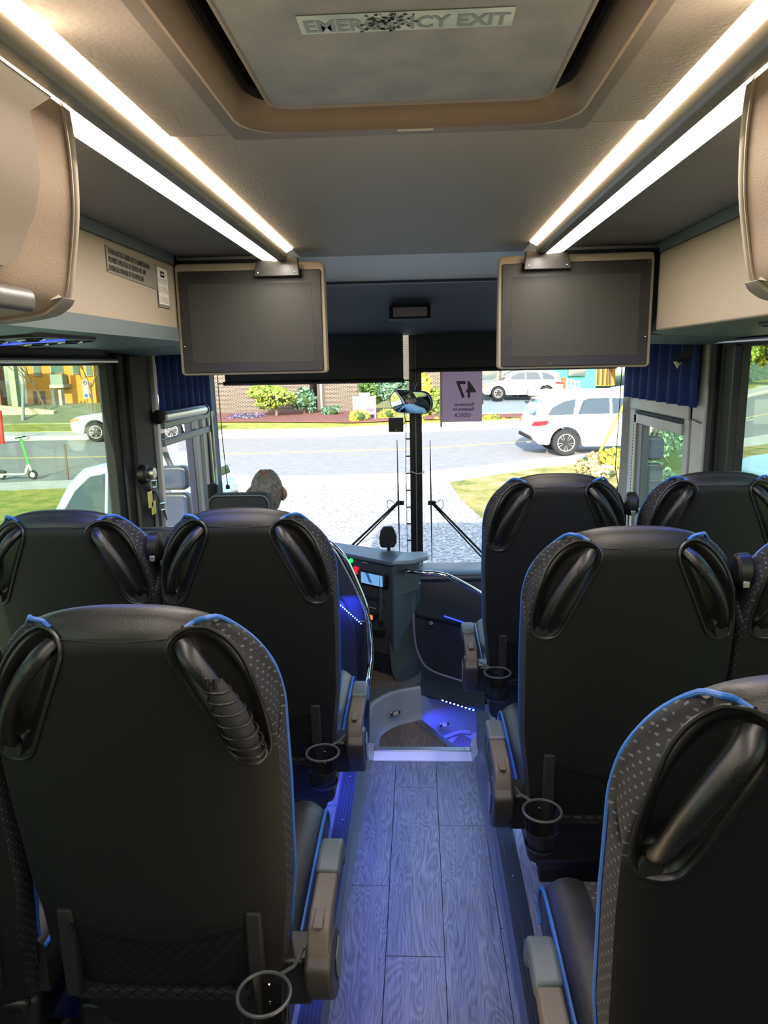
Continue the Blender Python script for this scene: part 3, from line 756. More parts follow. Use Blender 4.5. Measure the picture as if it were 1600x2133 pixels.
# --- luggage rack ends with padded beige doors
def rack(s, lab):
    o = thing('luggage_rack', lab, 'luggage rack', (s*.75, .7, 1.7))
    # (x, z, y of the curved front end)
    L = [(.478, 1.991, 1.07), (.512, 1.985, 1.152), (.555, 1.958, 1.25), (.602, 1.910, 1.345), (.656, 1.850, 1.433), (.700, 1.785, 1.490), (.728, 1.762, 1.500), (.752, 1.750, 1.490), (.79, 1.738, 1.44), (.85, 1.722, 1.33)]
    if s > 0: L = [(x*.917 if x < .8 else x, z, y) for x, z, y in L]
    L = [tuple(v) for v in bez(L, 3)]
    def ring(dx, dz, dy, yy=None): return [Vector((s*(x+dx), (yy if yy is not None else y+dy), z+dz)) for x, z, y in L]+[Vector((s*.86, (yy if yy is not None else 1.30+dy), 1.715)), Vector((s*.86, (yy if yy is not None else 1.12+dy), 2.03))]
    MB().loft([ring(0, 0, 0, YB), ring(0, 0, -.030)], caps=False).build('padded_side', beige_leather, o)
    MB().loft([ring(.004, 0, -.030), ring(-.003, -.001, -.026), ring(-.004, -.002, -.010), ring(.002, 0, 0), [Vector((s*.86, p.y-.03, p.z)) for p in ring(.002, 0, 0)]], caps=False).build('end_rim', beige, o, sharp=80)
    MB().tube([Vector((s*(x-.002), y-.031, z)) for x, z, y in L], .0026, 6).build('stitched_seam', beige, o)
    low = [(x, z, y) for x, z, y in L if z < 1.792]
    MB().loft([[Vector((s*(x-.007), y-d, z-.004)) for x, z, y in low] for d in (-.002, .055)]+[[Vector((s*(x+.012), y-d, z+.01)) for x, z, y in low] for d in (.055, -.002)]).build('corner_cover', greige, o, bevel=.002)
    if s < 0:
        P = [(x-.014, z-.004) for x, z, y in L]
        def px(z):
            for (x0, z0), (x1, z1) in zip(P[:-1], P[1:]):
                if z1 <= z <= z0: return x0+(x1-x0)*(z0-z)/(z0-z1+1e-9)
            return P[-1][0]
        E = []
        for rx, rz in ((.5005, .3404), (.4942, .2971), (.4952, .2503), (.5094, .2029), (.5372, .1486), (.5652, .1388)):
            lo, hi = .8, 1.5
            for _ in range(40):
                m_ = (lo+hi)/2; z = 1.64+rz*m_
                if z < P[0][1] and rx*m_ < px(z) or z >= P[0][1] and rx*m_ < P[0][0]: lo = m_
                else: hi = m_
            E.append((1.64+rz*lo, lo))
        def ye(z):
            for (z0, y0), (z1, y1) in zip(E[:-1], E[1:]):
                if z1 <= z <= z0: return y0+(y1-y0)*(z0-z)/(z0-z1+1e-9)
            return E[0][1] if z > E[0][0] else E[-1][1]
        zs = [P[0][1]-.0005-.0105*i for i in range(21)]; zs = [z for z in zs if z > E[-1][0]-.002]
        n = len(zs); lf = MB().loft([[Vector((s*px(z), y_, z)) for z, y_ in zip(zs, ys_)]+[Vector((s*(px(z)+.012), y_, z)) for z, y_ in zip(reversed(zs), reversed(ys_))] for ys_ in ([YB]*n, [ye(z) for z in zs])], caps=False)
        lf.f += [(2*n+i, 2*n+i+1, 4*n-2-i, 4*n-1-i) for i in range(n-1)]
        lf.build('door_leaf', mat('smooth_beige_door', '948876', .5), o)
        MB().tube(bez([(s*.690, YB, 1.763), (s*.690, 1.0, 1.763), (s*.692, 1.20, 1.764), (s*.696, 1.27, 1.765), (s*.70, 1.305, 1.766)], 5), [.020]*18+[.017, .011, .004], 12, sq=(.6, 1)).build('door_handle', mat('dark_handle', '4f4c48', .35), o)
    return o
greige = mat('greige_cap', '918a7c', .55)
rack(-1, 'beige leather padded luggage rack end at the upper left edge')
rack(1, 'beige leather padded luggage rack end at the upper right edge')
# --- plates on the left side panel
X = -.8535
p0, p1 = Vector((X, 2.048, 1.977)), Vector((X, 2.41, 1.968))
sg = thing('notice_plate', 'engraved grey plate about no passenger forward of the white line', 'sign', (X, 2.23, 1.93))
MB().prism([(2.045, 1.905), (2.545, 1.890), (2.545, 1.972), (2.045, 1.977)], X, X+.0015, 'x').build('plate', plate_m, sg)
Mp = frame_M(Vector((X+.002, 2.057, 1.956)), (0, 1, -.02), (0, 0, 1))
text('FEDERAL MOTOR CARRIER SAFETY ADMINISTRATION\nPROHIBITS OPERATION OF THIS BUS WITH ANY\nPASSENGER FORWARD OF THE WHITE LINE', .0215, ink, 'lettering', sg, Mp, .0002, .60, .0003, ls=1.05)
for y, z in ((2.052, 1.972), (2.052, 1.911)): MB().lathe([(.003, 0), (.0001, .002)], (X+.0015, y, z), 8, 'x').build('screw', black_m, sg)
nb = thing('paper_notice', 'narrow white paper notice with a small black box, over the grey plate', 'notice', (X+.003, 2.47, 1.91))
MB().box(X+.0016, X+.0030, 2.432, 2.538, 1.840, 1.975).build('backing', plate_m, nb)
MB().box(X+.0030, X+.0036, 2.436, 2.532, 1.850, 1.968).build('sheet', paper, nb)
MB().box(X+.0036, X+.0040, 2.462, 2.500, 1.938, 1.957).build('printed_box', ink, nb)
MB().box(X+.0040, X+.0042, 2.468, 2.494, 1.945, 1.950).build('printed_mark', paper, nb)
ln_ = MB()
for i, z in enumerate((1.930, 1.924, 1.918, 1.904, 1.899, 1.894, 1.889, 1.872, 1.867, 1.862, 1.857)):
    ln_.box(X+.0036, X+.0039, 2.442+.008*(i % 3 == 2), 2.526-.006*(i % 2), z, z+.0012)
ln_.build('print_lines', mat('faint_print', '55534e', .7), nb, kind='stuff')
# --- reading light consoles
for s, lab in ((-1, 'left'), (1, 'right')):
    o = thing('reading_console', 'dark air and reading light console with a blue glowing line, %s underside of the rack' % lab, 'console', (s*.99, 1.86, 1.715), 'reading consoles')
    Mr = Matrix.Translation((s*.99, 1.86 if s < 0 else 1.83, 1.724)) @ Matrix.Rotation(s*R(2.7), 4, 'Y')
    MB().prism(rrect(-.10, .10, -.17, .17, .02), -.010, .02, 'z').xf(Mr).build('plate', mat('console_dark', '24262a', .5) if s < 0 else bpy.data.materials['console_dark'], o, bevel=.003)
    for dx, dy in ((-s*.05, -.10), (s*.045, -.10), (-s*.05, .10), (s*.045, .10)):
        a = MB().tube([(dx+.030*math.cos(q), dy+.030*math.sin(q), -.012) for q in [2*PI*k/20 for k in range(20)]], .0028, 6, closed=True).xf(Mr).build('nozzle_ring', chrome, o)
        MB().lathe([(.026, -.010), (.018, -.018), (.0001, -.019)], (dx, dy, 0), 16).xf(Mr).build('nozzle', black_m, a)
    MB().box(-.088, .088, -.014, -.002, -.014, -.010).xf(Mr).build('blue_line', blue_led, o)
    MB().box(-.05, .06, .018, .024, -.0125, -.010).xf(Mr).build('blue_line', blue_led, o)
    MB().box(-.09, .09, .130, .155, -.013, -.010).xf(Mr).build('speaker_slot', black_soft, o)
    MB().box(-.002, .002, -.19, .19, -.003, -.001).xf(Matrix.Translation((s*1.02, 1.62, 1.712))).build('joint', black_soft, o)

# ================================================================== STEPWELL
LZ = -.17; T2 = -.36
# white line and nosing at the end of the aisle
MB().box(-.205, .213, 2.765, 2.838, -.012, .0005).build('white_line', mat('white_line_vinyl', 'd5d7e2', .5), flo, smooth=False)
ns = MB().box(-.205, .213, 2.838, 2.872, -.03, .004).build('step_nosing', alu, flo, bevel=.003)
for x in (-.175, .185): MB().lathe([(.004, 0), (.0001, .001)], (x, 2.855, .004), 8).build('screw', bezel_m, ns)
sw = thing('stepwell', 'pale grey moulded entrance stepwell with wooden treads beyond the white line', 'stepwell', (0, 3.1, LZ))
tp = [(-.240, 2.76, 0), (-.240, 2.95, 0), (-.240, 3.12, 0), (-.236, 3.226, 0), (-.214, 3.291, 0), (-.150, 3.371, 0), (-.090, 3.408, 0), (-.032, 3.431, 0), (.0, 3.45, 0)]
ft = [(-.232, 2.76, LZ), (-.232, 2.95, LZ), (-.228, 3.08, LZ), (-.222, 3.205, LZ), (-.210, 3.29, LZ), (-.153, 3.372, LZ), (-.09, 3.415, LZ), (-.034, 3.440, LZ), (.0, 3.452, LZ)]
tpb, ftb = bez(tp, 5), bez(ft, 5)
rg = []
for i, (p, q) in enumerate(zip(tpb, ftb)):
    a_ = tpb[max(0, i-1)]; b_ = tpb[min(len(tpb)-1, i+1)]; t_ = (b_-a_).normalized(); n_ = Vector((-t_.y, t_.x, 0))
    rg.append([p+n_*.030+Vector((0, 0, -.012)), p+n_*.030+Vector((0, 0, .006)), p+n_*.012+Vector((0, 0, .012)), p+Vector((0, 0, .004)), p-n_*.002+Vector((0, 0, -.02)), q+Vector((0, 0, .035)), q-n_*.010+Vector((0, 0, .008)), q-n_*.016, q-n_*.016+Vector((0, 0, -.4)), p+n_*.030+Vector((0, 0, -.5))])
MB().loft(rg).build('step_wall', step_m, sw, sharp=50)
MB().tube([q-Vector((0, 0, -.008)) for q in ftb[18:]], .008, 8).build('landing_curb', step_m, sw)
MB().prism([(-.240, 2.765), (-.206, 2.765), (-.206, 2.90), (-.240, 2.90)], -.02, .003, 'z').build('side_filler', step_m, sw)
MB().prism([(.214, 2.765), (.243, 2.765), (.243, 3.0), (.214, 2.90)], -.02, .003, 'z').build('side_filler', step_m, sw)
MB().box(-.24, .245, 2.82, 2.84, -.62, -.03).build('back_riser', step_m, sw)
# second wall, running right from the corner and dropping with the steps
w2t = [Vector(p) for p in ((-.02, 3.452, .0), (.0, 3.50, -.06), (.06, 3.60, -.13), (.16, 3.685, -.18), (.30, 3.76, -.24), (1.16, 3.9, -.3))]
w2b = [Vector(p) for p in ((-.02, 3.452, -.60), (.02, 3.495, -.60), (.075, 3.555, -.60), (.16, 3.645, -.60), (.30, 3.70, -.60), (1.16, 3.84, -.60))]
MB().loft([w2t, w2b, [p+Vector((0, .04, 0)) for p in w2b], [p+Vector((0, .04, 0)) for p in w2t]], closed=False, caps=False).build('step_wall', step_m, sw, sharp=40)
land = [(-.222, 2.84), (.215, 2.84), (.20, 3.06), (.147, 3.150), (-.034, 3.425), (-.085, 3.402), (-.148, 3.358), (-.205, 3.28), (-.216, 3.2)]
MB().prism([(-.235, 2.84), (.245, 2.84), (.235, 3.06), (.17, 3.170), (-.010, 3.455), (-.085, 3.43), (-.2, 3.3), (-.235, 3.1)], -.62, LZ-.012, 'z').build('landing_block', step_m, sw)
ld = MB().prism(land, LZ-.012, LZ, 'z').build('landing_tread', wood('tread_oak', '4b433d', '655b54', '7d736c'), sw, smooth=False)
a_, b_ = Vector((-.034, 3.432, LZ)), Vector((.215, 3.035, LZ)); dd = (b_-a_).normalized(); nn = Vector((-dd.y, dd.x, 0)); nn = nn if nn.x > 0 else -nn
nz = MB().add([a_+Vector((0, 0, .003)), b_+Vector((0, 0, .003)), b_+nn*.036+Vector((0, 0, .003)), a_+nn*.036+Vector((0, 0, .003)), a_+Vector((0, 0, -.02)), b_+Vector((0, 0, -.02)), b_+nn*.036+Vector((0, 0, -.02)), a_+nn*.036+Vector((0, 0, -.02))], [(0,1,2,3),(7,6,5,4),(0,4,5,1),(1,5,6,2),(2,6,7,3),(3,7,4,0)]).build('landing_nosing', alu, sw, bevel=.002)
for t in (.10, .72):
    c = a_.lerp(b_, t)+nn*.018; MB().lathe([(.004, 0), (.0001, .001)], (c.x, c.y, LZ+.003), 8).build('screw', bezel_m, nz)
MB().prism([(.02, 3.44), (.235, 3.10), (.42, 3.1), (.42, 3.7), (.2, 3.68)], -.62, T2-.012, 'z').build('lower_block', step_m, sw)
MB().prism([(.135, 3.49), (.27, 3.28), (.36, 3.35), (.30, 3.56), (.215, 3.655)], T2-.012, T2, 'z').build('lower_tread', ld.data.materials[0], sw, smooth=False)
MB().tube(bez([(.05, 3.50, T2), (.12, 3.60, T2), (.215, 3.665, T2), (.27, 3.66, T2)], 4), .012, 8).build('lower_curb', step_m, sw)
MB().box(.30, .335, 3.28, 3.60, T2-.02, T2+.004).build('lower_nosing', alu, sw, bevel=.002)
MB().prism([(.36, 2.95), (1.2, 2.95), (1.2, 3.92), (.42, 3.78)], -.66, -.60, 'z').build('entry_tread', ld.data.materials[0], sw, smooth=False)
# recessed marker lights
for i, (c, dirv) in enumerate(((Vector((-.150+.012, 3.369-.012, 0)), Vector((.80, .60, 0))), (Vector((.115, 3.612, 0)), Vector((.85, .5, 0))))):
    dirv.normalize(); c.z = -.085 if i == 0 else -.24
    if i: c = atY(925, 1509, 3.600)
    else: c = atY(823, 1485, 3.362)
    Mq = frame_M(c, dirv, (0, 0, 1))
    L = MB().prism(rrect(-.033, .033, -.014, .014, .0135), .0, .006, 'z').xf(Mq).build('marker_light', chrome, sw, bevel=.002)
    MB().prism(rrect(-.014, .014, -.008, .008, .006), .006, .009, 'z').xf(Mq).build('lens', paper, L)
    for q in (-.023, .023): MB().lathe([(.006, .0065), (.0001, .008)], (q, 0, 0), 8).xf(Mq).build('screw', bezel_m, L)
# driver's floor
df = struct(MB().prism([(-1.22, 2.80), (-.25, 2.80), (-.262, 3.02), (-.262, 3.2), (-.235, 3.31), (-.165, 3.395), (-.10, 3.435), (-.04, 3.46), (.0, 3.56), (.02, 4.3), (-1.22, 4.3)], -.05, -.003, 'z').build('floor_cab', trim_grey))
for i in range(6): plank(-1.2+.16*i, -1.2+.16*(i+1) if i < 5 else -.26, 2.81, 4.2, 0, df, bpy.data.materials['tread_oak'])
plank(-.255, -.10, 3.47, 4.1, .001, df, bpy.data.materials['tread_oak'])

# ================================================================== DASHBOARD
da = thing('dashboard', 'dark dashboard console with screen, switches and a lit green button', 'dashboard', (-.3, 3.85, 0))
A, B = Vector((-.66, 3.98, 0)), Vector((-.135, 3.60, 0))      # foot line of the face turned to the driver
ex = (B-A).normalized(); ey = Vector((-ex.y, ex.x, 0)); nF = -ey     # nF points out of the face
TOP = .628
def fp(px, py):
    """point of the dashboard face seen at a photograph pixel, as (along, up)"""
    d = ray(px, py); t = (A-Vector((0, 0, CZ))).dot(nF)/d.dot(nF); p = Vector((0, 0, CZ))+d*t; return (p-A).dot(ex), p.z
MF = Matrix.Translation(A) @ Matrix((ex, ey, Vector((0, 0, 1)))).transposed().to_4x4()     # local x along, y into the dash, z up
WD = (B-A).length
MB().prism([(A.x, A.y), (B.x, B.y), (B.x+.03, B.y+.05), (.005, 3.86), (.01, 4.33), (-.9, 4.30), (-1.18, 4.15), (-1.18, 3.98)], -.02, .44, 'z').build('body', navy_light, da, bevel=.006)
MB().prism([(A.x-.3, A.y+.06), (A.x, A.y), (B.x, B.y), (B.x+.03, B.y+.05), (.0, 3.77), (-.08, 3.79), (A.x+.09, A.y+.08), (A.x-.3, A.y+.2)], .43, TOP-.010, 'z').build('hood_body', navy_light, da, bevel=.006)
MB().box(0, WD-.004, -.006, .01, .10, TOP-.02).xf(MF).build('fascia', mat('fascia_slate', '3c434b', .55), da, bevel=.004)
MB().box(.02, WD-.03, -.010, .01, -.01, .12).xf(MF).build('kick_panel', mat('charcoal_panel', '20262e', .6), da, bevel=.004)
# padded top with a rolled lip, pale end shelf
MB().prism([(A.x-.3, A.y+.02), (A.x, A.y-.02), (B.x-.01, B.y-.02), (B.x+.035, B.y+.005), (.02, 3.78), (-.08, 3.80), (A.x+.10, A.y+.09), (A.x-.3, A.y+.22)], TOP-.014, TOP+.008, 'z').build('top_pad', mat('slate_pad', '55616d', .45), da, bevel=.008, seg=3)
MB().prism([(B.x-.005, B.y-.02), (B.x+.10, B.y+.0), (.045, 3.68), (.055, 3.74), (.01, 3.79), (-.10, 3.77)], TOP-.008, TOP+.014, 'z').build('end_shelf', mat('pale_shelf', '8d9ba4', .4), da, bevel=.008, seg=3)
# head unit with lit screen
x0, z1 = fp(752, 1181); x1, z0 = fp(812, 1225)
def rect_face(name, m, px0, py0, px1, py1, d0, d1, par=da, bevel=.0015, inset=0):
    a0, b1 = fp(px0, py0); a1, b0 = fp(px1, py1)
    return MB().box(a0+inset, a1-inset, d0, d1, min(b0, b1)+inset, max(b0, b1)-inset).xf(MF).build(name, m, par, bevel=bevel)
hu = rect_face('head_unit', black_m, 750, 1186, 812, 1226, -.020, .01)
ua, uz1 = fp(757, 1189); ub, uz0 = fp(802, 1221)
MB().box(ua, ub, -.0215, -.0195, uz0, uz1).xf(MF).build('lit_screen', mat('lit_screen_blue', '102030', .3, em=(.18, .42, .75), es=.75), hu)
MB().add([Vector((ua+.030, -.0222, uz1)), Vector((ua+.052, -.0222, uz1)), Vector((ua+.078, -.0222, uz0+.01)), Vector((ua+.058, -.0222, uz0+.01))], [(0, 1, 2, 3)]).xf(MF).build('screen_band', mat('screen_dark_band', '102040', .3, em=(.02, .07, .22), es=1), hu, fix=False)
for i in range(6): MB().box(ub+.006, ub+.013, -.0225, -.019, uz0+.01+i*.014, uz0+.018+i*.014).xf(MF).build('key', alu_dark, hu)
for i in range(6): MB().box(ua-.014, ua-.007, -.0225, -.019, uz0+.01+i*.014, uz0+.018+i*.014).xf(MF).build('key', alu_dark, hu)
rect_face('slot_cover', mat('charcoal_cover', '2c3137', .5), 757, 1237, 804, 1256, -.010, .005)
vx, vz = fp(700, 1170)
vt = MB().tube([(vx+.040*math.cos(q), -.010, vz+.040*math.sin(q)) for q in [2*PI*k/28 for k in range(28)]], .005, 8, closed=True).xf(MF).build('air_vent', chrome, da)
for i in (-1, 0, 1): MB().box(vx-.036, vx+.036, -.010, -.004, vz+i*.02-.003, vz+i*.02+.003).xf(MF).build('vane', black_m, vt)
for px, py, m, r_ in ((734, 1167, mat('green_button', '10c040', .3, em=(.02, .8, .12), es=1.2), .012), (724, 1164, red_m, .009)):
    gx, gz = fp(px, py); MB().lathe([(r_, 0), (r_, -.010), (r_*.7, -.014), (.0001, -.015)], (gx, -.006, gz), 16, 'y').xf(MF).build('round_button', m, da)
rect_face('red_switch', mat('red_lit', 'd01828', .4, em=(1, .03, .06), es=.5), 741, 1179, 750, 1195, -.020, 0)
ox, oz = fp(777, 1283)
kb = MB().lathe([(.026, 0), (.026, -.012), (.022, -.015), (.0001, -.015)], (ox, -.006, oz), 24, 'y').xf(MF).build('round_display', black_m, da)
MB().box(ox-.016, ox+.014, -.0225, -.021, oz-.012, oz+.012).xf(MF).build('orange_screen', mat('orange_screen_lit', 'ff6a10', .4, em=(1, .22, .02), es=1.3), kb)
for px, py, r_ in ((790, 1281, .013), (797, 1297, .015)):
    gx, gz = fp(px, py); MB().lathe([(r_, 0), (r_, -.012), (.0001, -.014)], (gx, -.006, gz), 14, 'y').xf(MF).build('knob', black_soft, da)
for i in range(4):
    gx, gz = fp(779+i*7.5, 1318); MB().box(gx-.008, gx+.008, -.018, 0, gz-.020, gz+.020).xf(MF).build('rocker_switch', black_soft, da, bevel=.003)
for j in range(3):
    for i in range(4):
        gx, gz = fp(704+i*9+j*6, 1198+j*20+i*4); MB().box(gx-.008, gx+.008, -.018, 0, gz-.017, gz+.017).xf(MF).build('rocker_switch', black_soft, da, bevel=.003)
tx, tz = fp(757, 1171); MB().box(tx, tx+.035, -.0075, -.006, tz, tz+.003).xf(MF).build('printed_line', paper, da)
tx, tz = fp(770, 1264); MB().box(tx, tx+.05, -.0075, -.006, tz, tz+.003).xf(MF).build('printed_line', paper, da)
# grab bar from the console over to the door
hb = thing('grab_bar', 'polished steel grab bar running from the dashboard end down beside the steps', 'rail', (.1, 3.6, .5))
bp_ = [atY(842, 1191, 3.68), atY(850, 1190, 3.60), atY(880, 1193, 3.56), atY(915, 1196, 3.56), atY(945, 1206, 3.56), atY(1000, 1236, 3.60), atY(1090, 1290, 3.75)]
MB().tube(bez([tuple(p) for p in bp_], 6), .0135, 12).build('bar', chrome, hb)
MB().lathe([(.026, 0), (.022, -.010), (.0001, -.010)], tuple(atY(843, 1191, 3.69)), 16, 'y').build('flange', alu, hb)
# front panel below the windscreen on the entrance side
pn = thing('entrance_panel', 'dark slate front panel facing the steps, round silver lock and blue light line', 'panel', (.5, 3.85, .1))
def pp_(px, py, Y): p = atY(px, py, Y); return p
# upper shelf
MB().loft([[Vector((x, y0+q, z)) for y0, z in ((4.34, .42), (4.08, .465), (3.96, .47), (3.93, .46), (3.92, .44), (3.95, .40), (4.3, .38))] for x, q in ((-.02, 0), (.5, .02), (1.18, .03))]).build('shelf', mat('slate_shelf', '3f4c5c', .4), pn, bevel=.004)
# concave swept face
rg = []
for x, q in ((-.02, 0), (.2, .0), (.5, .02), (.85, .05), (1.18, .08)):
    zz = -.28*max(0, x-.02)
    rg.append([Vector((x, y+q, z+zz*k)) for y, z, k in ((3.95, .44, .1), (3.93, .41, .3), (3.88, .36, .6), (3.82, .31, .9), (3.785, .285, 1), (3.79, .27, 1), (3.9, .265, 1), (4.1, .4, .1))])
MB().loft(rg).build('swept_face', navy, pn, sharp=50)
rg = []
for x in (-.03, .2, .5, .85, 1.18):
    zz = -.28*max(0, x-.02)
    rg.append([Vector((x, 3.84, .29+zz)), Vector((x, 3.81, .275+zz)), Vector((x, 3.805, -.50)), Vector((x, 3.81, -.60)), Vector((x, 3.95, -.60)), Vector((x, 3.95, .29+zz))])
lp = MB().loft(rg).build('lower_face', dotted('fine_dot_panel', '20293a', '2e3a50', 110, 110), pn, uv=True, sharp=50)
# skirt with silver trim curve
tr_ = [atY(861, 1275, 3.79), atY(862, 1310, 3.77), atY(868, 1350, 3.755), atY(884, 1383, 3.74), atY(910, 1400, 3.735), atY(950, 1413, 3.73), atY(1010, 1433, 3.72)]
MB().tube(bez([tuple(p+Vector((0, -.012, 0))) for p in tr_], 6), .0065, 8).build('silver_trim', mat('silver_lilac', '9a94b8', .35, .5), pn)
sk = [tuple(p) for p in bez([tuple(p+Vector((0, -.006, 0))) for p in tr_], 6)]
ob = bez([tuple(atY(*q)) for q in ((812, 1300, 3.62), (812, 1360, 3.58), (822, 1412, 3.54), (850, 1437, 3.50), (880, 1446, 3.53), (930, 1461, 3.57), (1010, 1489, 3.60))], 6)
MB().loft([[Vector(p) for p in sk], [Vector(p).lerp(q, .5)+Vector((0, -.02, 0)) for p, q in zip(sk, ob)], ob, [q+Vector((0, .12, -.02)) for q in ob]], closed=False, caps=False).build('skirt', navy, pn, fix=True, sharp=60)
MB().loft([[atY(790, 1195, 3.615)+Vector((0, .012, 0)), atY(790, 1260, 3.62), atY(788, 1330, 3.68)], [atY(868, 1190, 3.78), atY(866, 1260, 3.78), atY(861, 1300, 3.78)]], closed=False, caps=False).build('console_flank', navy_light, pn)
MB().lathe([(.013, 0), (.012, -.012), (.0001, -.014)], tuple(atY(898, 1296, 3.775)), 14, 'y').build('lock', chrome, pn)
p0, p1 = atY(925, 1283, 3.765), atY(1020, 1315, 3.765)
MB().tube([p0, p1], .0035, 6).build('blue_light_line', blue_led, pn)
# LED dots near the foot of the panel
lg = thing('step_light_strip', 'row of small blue lights low on the dark panel above the steps', 'light', tuple(atY(950, 1465, 3.60)))
q0, q1 = atY(922, 1457, 3.55), atY(986, 1477, 3.57)
MB().tube([q0, q1], .006, 8).build('strip', black_soft, lg)
for i in range(9):
    c = q0.lerp(q1, i/8)+Vector((0, -.007, -.002)); MB().lathe([(.0045, -.002), (.0045, .002), (.0001, .003)], tuple(c), 8).build('led', blue_led_dot, lg)
area('step_light', tuple(q0.lerp(q1, .5)+Vector((0, -.03, -.01))), (.1, -.35, -1), .20, .02, 1.6, (.03, .06, 1))
# ---- driver partition with LED line and rail
pt = thing('driver_partition', 'dark partition behind the driver with a sloping top and silver edge', 'partition', (-.6, 2.78, PZ))
top = [(-1.17, 1.0), (-.46, 1.0), (-.36, .93), (-.315, .86), (-.27, .76), (-.235, .68), (-.222, .63), (-.217, .55), (-.215, .30), (-.222, .06), (-1.17, .06)]
MB().prism(top, 2.79, 2.83, 'y').build('panel', navy, pt, bevel=.008)
MB().prism([(-1.15, .84), (-.40, .80), (-.31, .70), (-.262, .595), (-.255, .25), (-1.15, .25)], 2.772, 2.795, 'y').build('inner_panel', mat('charcoal_inner', '1a2029', .5), pt, bevel=.01)
e = bez([(-.62, 2.79, 1.0), (-.46, 2.79, 1.0), (-.355, 2.79, .925), (-.30, 2.79, .83), (-.232, 2.79, .675), (-.220, 2.79, .60), (-.214, 2.79, .30)], 5)
MB().tube(e, .0045, 6).build('edge_trim', alu, pt)
MB().box(-.25, -.222, 2.77, 2.80, .20, .62).build('post_cover', black_m, pt, bevel=.006)
l0, l1 = atY(684, 1238, 2.77), atY(752, 1299, 2.77); l0 = l0.lerp(l1, -.55)
for i in range(26):
    c = l0.lerp(l1, i/25); MB().lathe([(.0028, 0), (.0024, -.003), (.0001, -.0035)], (c.x, 2.772, c.z), 6, 'y').build('led', blue_led_dot, pt)
area('partition_light', (l0.x*.5+l1.x*.5, 2.74, l0.z*.5+l1.z*.5-.005), (0, .5, -1), .20, .01, 1.0, (.03, .06, 1))
area('floor_glow_light', (-.36, 2.66, .42), (.12, -.55, -1), .25, .05, 1.9, (.05, .09, 1))
area('under_seat_light', (-.262, 1.75, .50), (.40, 0, -1), .02, .55, 2.4, (.05, .10, 1))
area('under_seat_light', (.262, 2.2, .50), (-.40, 0, -1), .02, .7, 2.6, (.22, .42, 1))
rl = thing('curved_handrail', 'polished curved steel handrail around the driver partition', 'rail', (-.3, 2.82, PZ))
rp = [atY(655, 1122, 2.84), atY(672, 1124, 2.84), atY(700, 1143, 2.84), atY(722, 1172, 2.84), atY(745, 1222, 2.84), atY(762, 1268, 2.83), atY(770, 1320, 2.82), atY(772, 1375, 2.80), atY(768, 1410, 2.77), atY(758, 1440, 2.75)]
MB().tube(bez([tuple(p) for p in rp], 6), .0125, 12).build('rail', chrome, rl)
for q in (6, 9): MB().tube([rp[q], rp[q]+Vector((-.05, -.01, 0))], .007, 8).build('standoff', alu, rl)
MB().prism([(2.90, .90), (3.02, .86), (3.1, .70), (3.1, .30), (2.86, .30), (2.86, .9)], -.37, -.35, 'x').build('side_screen', mat('pale_grey_screen', '8f979b', .5), pt, bevel=.004)

# ================================================================== WINDSCREEN FITTINGS
for lab, x0, x1, pz0, pz1, yy in (('left', -1.13, -.083, 1.545, 1.565, 4.25), ('right', .0, 1.13, 1.60, 1.612, 4.25)):
    o = thing('sun_shade', 'dark roller sun shade pulled down over the %s half of the windscreen' % lab, 'shade', ((x0+x1)/2, yy, 1.7), 'windscreen sun shades')
    MB().box(x0, x1, yy, yy+.003, pz0+.01, 1.83).build('cloth', shade_m, o)
    MB().tube([(x0-.01, yy, pz0), (x1+.005, yy, pz0)], .0125, 10).build('bottom_bar', black_m, o)
    for xa, sg_ in ((x0-.01, -1), (x1+.005, 1)):
        MB().tube([(xa, yy, pz0), (xa+sg_*.035, yy+.005, pz0)], .004, 6).build('hook', black_m, o)
MB_ = MB
for nm, P in (('left windscreen corner', [(-1.175, 4.24, 1.78), (-1.168, 4.25, 1.2), (-1.155, 4.25, .93)]), ('right windscreen corner', [(1.165, 4.24, 1.78), (1.16, 4.25, 1.3), (1.15, 4.24, 1.02), (1.17, 4.22, .90)])):
    o = thing('shade_cord', 'thin black guide cord of the sun shade beside the '+nm, 'cord', P[-1])
    MB().tube(P, .0028, 6).build('cord', black_m, o); MB().lathe([(.012, -.012), (.014, 0), (.010, .014)], P[-1], 10).build('cord_end', black_m, o)
# display in the header
hc = thing('header_display', 'small pale rectangular display set in the navy header above the windscreen', 'display', (-.034, 3.66, 1.89))
Mh = frame_M(atY(854, 652, 3.60), (1, 0, 0), (0, .35, 1))
MB().prism(rrect(-.10, .10, -.036, .030, .004), -.012, .02, 'z').xf(Mh).build('bezel', mat('header_bezel', '141c2a', .5), hc, bevel=.003)
MB().prism(rrect(-.080, .082, -.026, .020, .002), .018, .022, 'z').xf(Mh).build('display_glass', mat('pale_lilac', '8f8c9c', .35), hc)
